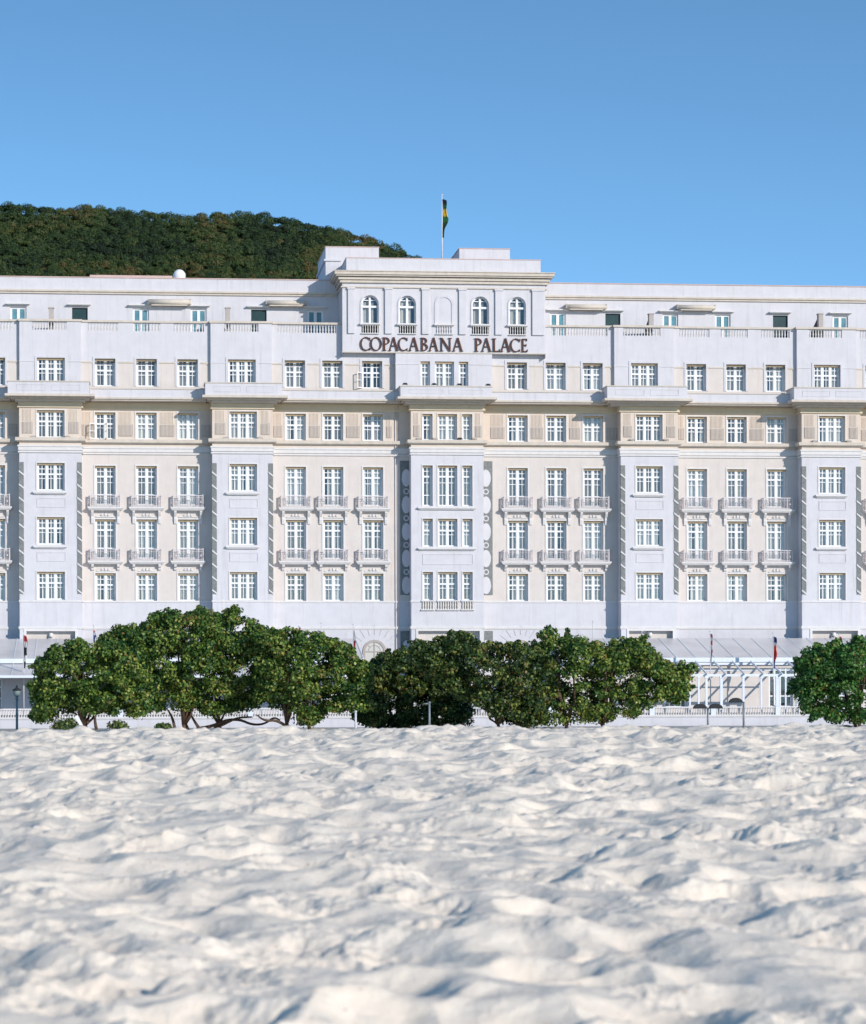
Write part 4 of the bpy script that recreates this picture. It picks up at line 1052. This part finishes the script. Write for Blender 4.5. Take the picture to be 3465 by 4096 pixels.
def pergola(px0, px1, posts, lab):
    Yf, Yb = -10.4, -7.3
    x0, x1 = X(px0, Yf, 2700), X(px1, Yf, 2700)
    zf_, zb_ = Z(2701, Yf, 2900), Z(2655, Yb, 2900)
    o = empty('pergola', (x0, Yf, .55)); tag(o, lab, 'pergola', 'pergolas on the hotel terrace')
    m_ = MB(); m_.box(x0, x1, Yf-.06, Yf+.06, zf_-.08, zf_+.08); m_.box(x0, x1, Yb-.05, Yb+.05, zb_-.08, zb_+.08); m_.box(x0, x1, (Yf+Yb)/2-.04, (Yf+Yb)/2+.04, (zf_+zb_)/2-.09, (zf_+zb_)/2-.02); m_.build('beam', M['pergola'], o)
    n = int((x1-x0)/1.18)
    for k in range(n+1):
        x_ = x0+(x1-x0)*k/n; m_ = MB()
        pts = [(Yf-.35, zf_-.02), (Yf-.35, zf_+.10), (Yb, zb_+.22), (Yb, zb_+.08)]
        m_.poly([(x_-.035, a, b) for a, b in pts]); m_.poly([(x_+.035, a, b) for a, b in reversed(pts)])
        for i in range(4):
            p, q = pts[i], pts[(i+1) % 4]; m_.quad((x_+.035, p[0], p[1]), (x_-.035, p[0], p[1]), (x_-.035, q[0], q[1]), (x_+.035, q[0], q[1]))
        m_.build('rafter', M['pergola'], o)
    for px, wpx in posts:
        x_ = X(px, Yf, 2760); m_ = MB(); m_.box(x_-wpx/122, x_+wpx/122, Yf-.05, Yf+.05, .55, zf_-.08); m_.box(x_-wpx/122-.03, x_+wpx/122+.03, Yf-.08, Yf+.08, zf_-.2, zf_-.08)
        m_.build('post', M['pergola'], o)
pergola(2600, 3200, [(2610, 9), (2760, 6), (2795, 7), (2826, 9), (2886, 11), (2974, 9), (3045, 7), (3110, 13), (3143, 6), (3190, 9)], 'open white pergola with sloping rafters on the terrace right of the trees')

# ================================================================== flagpoles
def flag_mat(name, bands):
    m, n, b = newmat(name); b.inputs['Roughness'].default_value = .8
    tc = n.nodes.new('ShaderNodeTexCoord'); sp = n.nodes.new('ShaderNodeSeparateXYZ'); rp = n.nodes.new('ShaderNodeValToRGB'); rp.color_ramp.interpolation = 'CONSTANT'
    n.links.new(tc.outputs['Generated'], sp.inputs[0])
    no = n.nodes.new('ShaderNodeTexNoise'); no.inputs['Scale'].default_value = 4; ad = n.nodes.new('ShaderNodeMath'); ad.operation = 'MULTIPLY_ADD'; ad.inputs[1].default_value = .16
    n.links.new(tc.outputs['Generated'], no.inputs[0]); n.links.new(no.outputs['Fac'], ad.inputs[0]); n.links.new(sp.outputs[2], ad.inputs[2]); n.links.new(ad.outputs[0], rp.inputs[0])
    e = rp.color_ramp.elements
    for i, (p, c) in enumerate(bands):
        el = e[i] if i < 2 else e.new(p)
        el.position = p+.08 if p > 0 else 0; el.color = (*c, 1)
    n.links.new(rp.outputs[0], b.inputs['Base Color']); return m
red, wht, blu, blk, grn, yel = (.45, .03, .03), (.6, .6, .62), (.03, .06, .22), (.012, .012, .018), (.015, .075, .03), (.55, .38, .03)
def flagpole(px, ytop, Y, flag, lab, zbase=.55, w_=.2, r=.035, poleM='polewhite', group='flagpoles on the hotel terrace'):
    "flag: (y0, y1, bands) hanging limp; None if furled out of sight"
    x_, zt = W(px, ytop, Y)
    o = empty('flagpole', (x_, Y, zbase)); tag(o, lab, 'flagpole', group)
    m_ = MB(); m_.tube([(x_, Y, zbase), (x_, Y, zbase+(zt-zbase)*.5), (x_, Y, zt)], [r*1.2, r, r*.7], 8); m_.build('pole', M[poleM], o)
    m_ = MB(); m_.lathe((x_, Y, zt), [(.0, 0), (r*1.6, .03), (r*1.6, .07), (0, .11)], 8); m_.build('finial', M[poleM], o)
    if flag:
        y0, y1, bands = flag; z1, z0 = W(px, y0, Y)[1], W(px, y1, Y)[1]
        rn = random.Random(px); nz, nf = 16, 10; m_ = MB(); P = []
        for i in range(nz+1):
            t = i/nz; z_ = z1-(z1-z0)*t; row = []
            wd = w_*(.35+.65*math.sin(math.pi*min(1, t*1.15+.12))**.7)*(1+.25*math.sin(t*9+px))
            for k in range(nf+1):
                s_ = k/nf; row.append((x_+r*.8+wd*s_*.9+.02*math.sin(k*2.4+t*4), Y-.05*math.sin(k*1.9+t*3+px)-.04, z_-.10*s_*(1-t)-.06*s_*math.sin(t*7)))
            P.append(row)
        for i in range(nz):
            for k in range(nf): m_.quad(P[i+1][k], P[i+1][k+1], P[i][k+1], P[i][k]); m_.smooth[-1] = True
        m_.build('flag', flag_mat('flag_cloth', bands), o)
flagpole(1768, 782, 4.0, (796, 950, [(0, (.015, .05, .03)), (.25, (.01, .05, .03)), (.42, (.02, .12, .04)), (.55, yel), (.74, (.02, .12, .04)), (.86, blk)]), 'thin flagpole with a limp green and yellow flag on the tower roof', zbase=zat-.0, w_=.44, r=.05, group=None)
YF = -9.6
flagpole(95, 2528, YF, (2540, 2672, [(0, blk), (.2, wht), (.38, blk), (.62, wht), (.8, red)]), 'flagpole with a red, white and black flag at the far left by the lantern', w_=.24)
flagpole(375, 2505, YF, (2520, 2570, [(0, blu), (.6, wht), (.85, red)]), 'flagpole with a short dark blue flag rising behind the leftmost tree', w_=.14)
flagpole(1196, 2508, YF, (2505, 2520, [(0, red), (.6, wht)]), 'flagpole with an orange tip just above the trees left of the arched window', w_=.12)
flagpole(1286, 2495, YF, None, 'bare thin flagpole above the trees, second left of the arched window')
flagpole(1414, 2500, YF, (2520, 2640, [(0, blk), (.35, red), (.55, (.3, .02, .05)), (.65, wht)]), 'flagpole with a dark red flag just left of the arched window', w_=.13)
flagpole(2203, 2500, YF, None, 'bare thin flagpole behind the trees right of the central bay')
flagpole(2372, 2490, YF, None, 'tall bare white flagpole over the twin treetop right of centre')
flagpole(2568, 2528, YF, (2540, 2690, [(0, red), (.25, wht), (.4, red), (.55, wht), (.7, red), (.8, blu)]), 'flagpole with a striped red and white flag with blue top by the right tree end', w_=.26)
flagpole(2842, 2528, YF, (2534, 2650, [(0, (.4, .2, .25)), (.45, wht), (.6, red), (.75, wht), (.86, red)]), 'flagpole with a red and white flag behind the double street lamp', w_=.15)
flagpole(3093, 2535, YF, (2545, 2672, [(0, blu), (.22, red), (.55, (.6, .12, .06)), (.7, wht), (.8, blu)]), 'flagpole with a blue, white and red flag before the open restaurant windows', w_=.26)
flagpole(3357, 2540, YF, (2545, 2640, [(0, red), (.4, wht), (.6, blu), (.8, red)]), 'flagpole with a red and blue flag above the rightmost tree', w_=.2)

# ================================================================== street lamps and posts
def lamp(px, ytop, Y, heads, lab, r=.045):
    x_, zt = W(px, ytop, Y); o = empty('street_lamp', (x_, Y, .1)); tag(o, lab, 'street lamp')
    m_ = MB(); m_.tube([(x_, Y, .1), (x_, Y, zt)], [r*1.1, r], 8); m_.build('pole', M['pole'], o)
    for sg in heads:
        a = MB(); a.tube([(x_, Y, zt-.04), (x_+sg*.16, Y, zt), (x_+sg*.3, Y, zt+.0)], [.03, .025, .02], 6); a.build('arm', M['pole'], o)
        h = MB(); cx_ = x_+sg*.36
        pts = [(cx_+.30*math.cos(t), zt-.05+.22*math.sin(t)) for t in [math.pi*k/8 for k in range(9)]]
        h.prism(pts, Y-.13, Y+.13); h.build('lamp_head', M['metal'], o)
lamp(2832, 2830, -62, (-1, 1), 'double headed dark street lamp before the terrace balustrade')
lamp(2975, 2806, -62, (-1,), 'single headed dark street lamp leaning left over the terrace balustrade')
x_, zt = W(68, 2788, -62); o = empty('lantern_post', (x_, -62, .1)); tag(o, 'old grey-green lantern post standing at the far left of the beach', 'lamp post')
m_ = MB(); m_.tube([(x_, -62, .1), (x_, -62, zt)], [.06, .045], 8); m_.lathe((x_, -62, zt-.12), [(.05, 0), (.09, .04), (.05, .1)], 8); m_.build('pole', M['greenpole'], o)
m_ = MB(); m_.lathe((x_, -62, zt), [(.06, 0), (.14, .1), (.17, .26), (.15, .28)], 8); m_.build('lantern', M['greenpole'], o)
m_ = MB(); m_.lathe((x_, -62, zt+.28), [(.2, 0), (.2, .03), (.06, .12), (.03, .22), (0, .26)], 8); m_.build('lantern_cap', M['metal'], o)
def post(px, ytop, Y, w_, m, lab, name='beach_post', h2=None):
    x_, zt = W(px, ytop, Y); o = empty(name, (x_, Y, .4)); tag(o, lab, 'post')
    m_ = MB(); m_.tube([(x_, Y, .4), (x_, Y, zt)], [w_, w_*.9], 8); m_.build('pole', M[m], o)
    m_ = MB(); m_.lathe((x_, Y, zt), [(w_*1.3, 0), (w_*1.3, .03), (w_*.5, .06)], 8); m_.build('cap', M[m], o)
    if h2: m_ = MB(); m_.tube([(x_, Y, zt-.03), (x_-.22, Y, zt-.02), (x_-.26, Y, zt-.1)], [.02]*3, 6); m_.build('shower_arm', M[m], o)
post(1423, 2848, -77, .045, 'polewhite', 'short white post before the dark gap between the trees')
post(1718, 2812, -77, .045, 'pole', 'tall grey beach shower post before the darkest tree', 'beach_shower', True)
post(1182, 2862, -77, .025, 'polewhite', 'thin pale stake before the trunk of the middle tree')
x_, zz_ = W(322, 2905, -79); o = MB(); o.prism([(x_+.10, zz_-.2), (x_+.22, zz_-.2), (x_-.10, zz_+.42), (x_-.2, zz_+.36)], -79.03, -78.97); tag(o.build('leaning_board', M['frame']), 'narrow white board leaning at the foot of the leftmost tree', 'board')

# ================================================================== trees
def leaves_mesh(name, C_, N_, S_, m, rndv, asp=.8):
    "C_ centres, N_ normals, S_ sizes -> one mesh of small pointed leaf quads"
    n = len(C_); rng = np.random.default_rng(3)
    N_ = N_/np.linalg.norm(N_, axis=1, keepdims=True)
    t = rng.normal(size=(n, 3)); t -= (t*N_).sum(1, keepdims=True)*N_; t /= np.linalg.norm(t, axis=1, keepdims=True); b = np.cross(N_, t)
    s = S_[:, None]
    fold = N_*s*.18
    v = np.stack([C_-t*s*.55, C_-b*s*.5*asp+fold, C_+t*s*.55, C_+b*s*.5*asp+fold], 1).reshape(-1, 3).astype(np.float32)
    me = bpy.data.meshes.new(name); me.vertices.add(4*n); me.vertices.foreach_set('co', v.ravel())
    me.loops.add(4*n); me.loops.foreach_set('vertex_index', np.arange(4*n, dtype=np.int32))
    me.polygons.add(n); me.polygons.foreach_set('loop_start', np.arange(0, 4*n, 4, dtype=np.int32)); me.update(calc_edges=True)
    at = me.attributes.new('rnd', 'FLOAT', 'FACE'); at.data.foreach_set('value', rndv.astype(np.float32)); me.materials.append(m); return me
def tree(name, lab, top, bot, Y, thick, seed, m, trunks, dens=1.0, sprigs=18, rad=(14, 36), limbs=(), twigs=()):
    rng = np.random.default_rng(seed); rn = random.Random(seed)
    tx, ty = zip(*top); bx, by = zip(*bot); x0, x1 = tx[0], tx[-1]
    scale = F/(Y-CAM.y)
    cl = []
    area = sum((np.interp(x, bx, by)-np.interp(x, tx, ty))*4 for x in np.arange(x0, x1, 4))
    n = int(area*dens/560)
    tries = 0
    while len(cl) < n and tries < n*40:
        tries += 1
        r = rn.uniform(*rad); px = rn.uniform(x0+r*.85, x1-r*.85); a, b = np.interp(px, tx, ty), np.interp(px, bx, by)
        if b-a < 20: continue
        py = rn.uniform(a, b)
        r = min(r, (b-a)*.5)
        py = max(a+r*.75, min(b-r*.6, py))
        ux = min(1, abs((px-(x0+x1)/2)/((x1-x0)/2))); uz = (py-a)/(b-a)
        half = thick*math.sqrt(max(.06, 1-ux**2.2))*math.sqrt(max(.1, 1-(1.5*uz-.55)**2 if uz > .36 else 1-(1-uz/.36)**2*.8))
        dy = rn.uniform(-1, 1); dy = half*math.copysign(abs(dy)**.55, dy)
        X_, Z_ = W(px, py, Y); cl.append((X_, Y+dy, Z_, r/scale))
    for (pa, qa), (pb, qb) in twigs:
        nn = 5; yo = rn.uniform(-.5, .5)*thick
        for k in range(nn):
            t_ = k/(nn-1); X_, Z_ = W(pa+(pb-pa)*t_+rn.uniform(-4, 4), qa+(qb-qa)*t_+rn.uniform(-4, 4), Y); cl.append((X_, Y+yo, Z_, (22-13*t_)/scale))
    for k in range(sprigs*2):
        px = rn.uniform(x0+10, x1-10); a = np.interp(px, tx, ty); X_, Z_ = W(px, a-rn.uniform(-8, 20), Y); cl.append((X_, Y+rn.uniform(-.5, .5)*thick, Z_, rn.uniform(9, 24)/scale))
    Cs, Ns, Ss, Rs = [], [], [], []
    for (x_, y_, z_, r) in cl:
        k = int(175*(r/.4)**1.6)+14
        d = rng.normal(size=(k, 3)); d[:, 2] += .25; d /= np.linalg.norm(d, axis=1, keepdims=True)
        sq = np.array([1.15, 1.0, .8]); rr = r*(.50+.72*rng.random(k)**.9)[:, None]
        Cs.append(np.array([x_, y_, z_])+d*rr*sq); Ns.append(d+rng.normal(size=(k, 3))*.55+np.array([0, 0, .25])); Ss.append(rng.uniform(.08, .155, k))
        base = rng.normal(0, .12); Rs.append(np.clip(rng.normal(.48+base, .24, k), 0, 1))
    Cs, Ns, Ss, Rs = map(np.concatenate, (Cs, Ns, Ss, Rs))
    bx_, bz_ = W(trunks[0], 2925, Y)
    root = empty(name, (bx_, Y, .5)); tag(root, lab, 'tree', 'leafy trees along the top of the beach')
    link_mesh('crown', leaves_mesh('crown', Cs, Ns, Ss, M[m], Rs), parent=root)
    for ti, tpx in enumerate(trunks):
        lean = rn.uniform(-.5, .5)
        m_ = MB(); gx, _ = W(tpx, 2925, Y); g = Vector((gx, Y+rn.uniform(-.3, .3), .35))
        near = sorted(cl, key=lambda c: abs(c[0]-gx)+rn.random()*1.2)[:40]; rn.shuffle(near)
        fork = g+Vector((lean*.5, rn.uniform(-.2, .1), .48))
        m_.tube([g, (g+fork)/2+Vector((.05, 0, 0)), fork], [.10, .075, .065], 8)
        for c in near[:6]:
            e = Vector(c[:3]); mid = fork.lerp(e, .45)+Vector((rn.uniform(-.15, .15), 0, -.12)); q = fork.lerp(e, .75)+Vector((rn.uniform(-.1, .1), 0, .05))
            m_.tube([fork, mid, q, e], [.07, .05, .035, .015], 6)
        m_.build('trunk', M['bark'], root)
    for pts in limbs:
        for _ in range(2): pts = [pts[0]]+[q for a_, b_ in zip(pts[:-1], pts[1:]) for q in ((a_[0]*.75+b_[0]*.25, a_[1]*.75+b_[1]*.25), (a_[0]*.25+b_[0]*.75, a_[1]*.25+b_[1]*.75))]+[pts[-1]]
        m_ = MB(); P3 = [W(a, b, Y-.3) for a, b in pts]; rr = np.linspace(.075, .03, len(P3))
        m_.tube([(p[0], Y-.3+.08*math.sin(i*.5), p[1]) for i, p in enumerate(P3)], list(rr), 7); m_.build('limb', M['bark'], root)
tree('sea_grape_tree', 'rounded bush-like tree at the left, lowest and leftmost of the leafy row',
     [(118, 2800), (135, 2700), (165, 2650), (220, 2610), (280, 2590), (330, 2575), (400, 2585), (470, 2600), (540, 2625), (590, 2680), (610, 2740)],
     [(118, 2870), (160, 2890), (230, 2870), (290, 2855), (380, 2850), (480, 2860), (560, 2865), (610, 2830)], -72, 1.9, 11, 'leaf', [335, 350], 1.15, 26, twigs=[((190, 2650), (125, 2668)), ((240, 2620), (212, 2590)), ((160, 2850), (122, 2868)), ((330, 2590), (318, 2560)), ((150, 2760), (118, 2745))], limbs=[[(335, 2918), (320, 2880), (300, 2850)], [(385, 2915), (378, 2870), (385, 2840)]])
tree('sea_grape_tree', 'tallest broad tree with two humps, second from the left',
     [(385, 2590), (420, 2550), (470, 2525), (560, 2530), (615, 2490), (665, 2460), (720, 2470), (800, 2440), (850, 2470), (890, 2500), (915, 2450), (945, 2448), (985, 2490), (1040, 2530), (1090, 2580)],
     [(385, 2640), (480, 2750), (560, 2830), (640, 2850), (760, 2845), (850, 2860), (900, 2850), (1000, 2845), (1090, 2800)], -69, 2.3, 12, 'leaf', [735, 752, 880], 1.2, 34, twigs=[((450, 2550), (388, 2572)), ((500, 2545), (488, 2512)), ((780, 2470), (802, 2428)), ((930, 2490), (928, 2440)), ((860, 2490), (872, 2458)), ((1000, 2520), (1042, 2508)), ((640, 2490), (628, 2455)), ((1050, 2560), (1100, 2545))], limbs=[[(790, 2915), (850, 2905), (905, 2880), (960, 2878), (1010, 2900), (1060, 2896), (1095, 2868), (1120, 2880)], [(860, 2912), (900, 2895), (950, 2870), (1010, 2868)], [(800, 2918), (775, 2880), (760, 2850)], [(700, 2915), (690, 2870), (672, 2840)]])
tree('sea_grape_tree', 'medium dome-shaped tree just left of the arched window, third from left',
     [(1010, 2560), (1060, 2530), (1120, 2540), (1200, 2548), (1270, 2550), (1330, 2580), (1390, 2600), (1430, 2640), (1470, 2680), (1490, 2740)],
     [(1010, 2800), (1080, 2820), (1150, 2850), (1220, 2900), (1270, 2890), (1330, 2850), (1400, 2845), (1490, 2840)], -71, 2.0, 13, 'leaf', [1160, 1228], 1.2, 26, twigs=[((1300, 2590), (1345, 2560)), ((1370, 2610), (1400, 2580)), ((1200, 2570), (1196, 2535)), ((1420, 2650), (1470, 2655)), ((1100, 2550), (1092, 2520))], limbs=[[(1160, 2916), (1110, 2880), (1060, 2884), (1030, 2862)]])
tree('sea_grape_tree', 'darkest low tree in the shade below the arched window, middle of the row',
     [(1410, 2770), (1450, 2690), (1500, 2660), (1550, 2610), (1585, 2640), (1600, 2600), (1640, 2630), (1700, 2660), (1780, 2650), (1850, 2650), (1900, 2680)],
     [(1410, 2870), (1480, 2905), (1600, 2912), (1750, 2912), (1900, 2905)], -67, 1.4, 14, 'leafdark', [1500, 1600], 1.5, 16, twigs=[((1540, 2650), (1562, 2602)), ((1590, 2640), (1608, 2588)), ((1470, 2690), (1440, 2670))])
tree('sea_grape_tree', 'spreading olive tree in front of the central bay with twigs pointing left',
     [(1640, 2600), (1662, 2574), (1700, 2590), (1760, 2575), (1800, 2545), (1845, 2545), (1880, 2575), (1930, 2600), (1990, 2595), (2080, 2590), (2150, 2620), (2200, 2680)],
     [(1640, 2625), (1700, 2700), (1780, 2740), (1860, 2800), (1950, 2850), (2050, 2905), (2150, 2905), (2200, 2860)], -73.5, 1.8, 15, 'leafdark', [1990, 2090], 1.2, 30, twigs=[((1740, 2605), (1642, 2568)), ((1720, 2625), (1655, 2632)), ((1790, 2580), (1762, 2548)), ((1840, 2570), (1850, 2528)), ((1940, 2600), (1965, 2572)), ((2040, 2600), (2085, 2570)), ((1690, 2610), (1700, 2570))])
tree('sea_grape_tree', 'wide tree with two spiky tips and a long right branch, right of the central bay',
     [(2110, 2620), (2150, 2590), (2185, 2540), (2210, 2545), (2245, 2590), (2275, 2530), (2290, 2535), (2320, 2580), (2400, 2600), (2480, 2590), (2540, 2570), (2570, 2585), (2600, 2640), (2680, 2680), (2730, 2665), (2760, 2680)],
     [(2110, 2890), (2200, 2895), (2300, 2890), (2400, 2885), (2480, 2890), (2540, 2860), (2590, 2820), (2660, 2790), (2720, 2800), (2760, 2740)], -72, 2.0, 16, 'leaf', [2410, 2430, 2250], 1.05, 36, twigs=[((2200, 2590), (2178, 2532)), ((2225, 2590), (2212, 2535)), ((2285, 2580), (2280, 2522)), ((2330, 2590), (2335, 2560)), ((2540, 2590), (2568, 2545)), ((2560, 2600), (2600, 2580)), ((2700, 2690), (2760, 2664)), ((2690, 2740), (2762, 2745)), ((2590, 2670), (2640, 2650)), ((2660, 2780), (2700, 2815)), ((2440, 2600), (2450, 2560)), ((2140, 2620), (2118, 2590))])
tree('sea_grape_tree', 'bright green round tree at the right edge, apart from the row',
     [(3172, 2720), (3190, 2680), (3230, 2640), (3280, 2600), (3340, 2585), (3400, 2600), (3440, 2560), (3480, 2555), (3560, 2580), (3640, 2640), (3690, 2740)],
     [(3172, 2760), (3200, 2810), (3240, 2850), (3300, 2870), (3370, 2895), (3450, 2880), (3560, 2870), (3690, 2830)], -74, 1.9, 17, 'leafgreen', [3420, 3445], 1.2, 24, twigs=[((3220, 2670), (3205, 2635)), ((3300, 2600), (3290, 2570)), ((3380, 2600), (3372, 2565)), ((3200, 2760), (3168, 2770)), ((3250, 2850), (3222, 2880))])

def bush(px, py, Y, w_, h_, n, seed, lab):
    rng = np.random.default_rng(seed); x_, z_ = W(px, py, Y); d = rng.normal(size=(n, 3)); d[:, 2] = np.abs(d[:, 2]); d /= np.linalg.norm(d, axis=1, keepdims=True)
    C_ = np.array([x_, Y, z_])+d*np.array([w_, .5, h_])*(.35+.7*rng.random((n, 1)))
    root = empty('low_bush', (x_, Y, z_)); tag(root, lab, 'bush', 'low bushes at the foot of the trees')
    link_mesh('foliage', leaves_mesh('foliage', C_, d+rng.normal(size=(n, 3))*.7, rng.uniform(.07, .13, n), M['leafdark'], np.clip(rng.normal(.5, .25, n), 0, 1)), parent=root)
    m_ = MB()
    for k in range(5): e = C_[k*7]; m_.tube([(x_+.08*(k-2), Y, z_-.3), tuple((np.array([x_, Y, z_])+e)/2), tuple(e)], [.02, .014, .008], 5)
    m_.build('stem', M['bark'], root)
bush(265, 2915, -75, .62, .42, 700, 1, 'wide low bush at the foot of the leftmost tree beside the white board')
bush(470, 2912, -75, .45, .30, 380, 2, 'small low bush in the gap right of the leftmost tree')
bush(655, 2914, -75, .36, .22, 300, 3, 'tiny dark bush left of the forked trunk of the tallest tree')

# ================================================================== hill with its wood
YH = 700.0
ridge = [(-600, 840), (-300, 815), (0, 822), (105, 818), (250, 836), (350, 826), (480, 842), (620, 846), (750, 862), (850, 850), (960, 848), (1060, 858), (1180, 880), (1300, 903), (1400, 928), (1480, 950), (1560, 985), (1650, 1022), (1760, 1060), (2000, 1160), (2400, 1400), (3200, 1900)]
rxp = np.array([W(a, b+20, YH)[0] for a, b in ridge]); rzp = np.array([W(a, b+20, YH)[1] for a, b in ridge])
def hill_z(x, y):
    base = np.interp(x, rxp, rzp)
    d = YH-y
    return base - np.where(d > 0, .72*d+.0004*d*d, -.25*d*-1*0+(-d)*.15) + 5*(fbm(x*.03, y*.03, 3, 3)-.5)*np.clip(d/40, 0, 1)
xs = np.linspace(rxp[0]-60, rxp[-1]+60, 260); ys = np.linspace(430, 900, 160); GY, GX = np.meshgrid(ys, xs, indexing='ij')
tag(link_mesh('hill', grid_mesh('hill', GX, GY, np.maximum(hill_z(GX, GY)-1.0, -2), M['earth'])), kind='structure')
rng = np.random.default_rng(5)
Cs, Ns, Ss, Rs = [], [], [], []
xmin, xmax = W(-150, 1000, YH)[0], W(1900, 1000, YH)[0]
npt = 4600
for i in range(npt):
    x_ = rng.uniform(xmin, xmax); y_ = YH+3-rng.random()**.9*62
    z_ = float(hill_z(np.array([x_]), np.array([y_]))[0]); r = rng.uniform(1.0, 2.4)
    if rng.random() < .04: z_ += rng.uniform(.3, 1.3)
    k = int(80*r)
    d = rng.normal(size=(k, 3)); d[:, 2] = np.abs(d[:, 2])*.9-.2; d[:, 1] -= .3; d /= np.linalg.norm(d, axis=1, keepdims=True)
    Cs.append(np.array([x_, y_, z_+r*.25])+d*(r*(.75+.3*rng.random((k, 1))))*np.array([1, 1, .85])); Ns.append(d+rng.normal(size=(k, 3))*.45); Ss.append(rng.uniform(.30, .62, k))
    pt_ = float(fbm(np.array([x_*.06]), np.array([z_*.10]), 3, 9)[0])-.5; Rs.append(np.clip(rng.normal(.42+1.1*pt_+rng.normal(0, .16), .15, k), 0, 1))
Cs, Ns, Ss, Rs = map(np.concatenate, (Cs, Ns, Ss, Rs))
tag(link_mesh('hill_forest', leaves_mesh('hill_forest', Cs, Ns, Ss, M['forest'], Rs)), 'dense dark forest covering the hill behind the hotel', 'forest', kind='stuff')
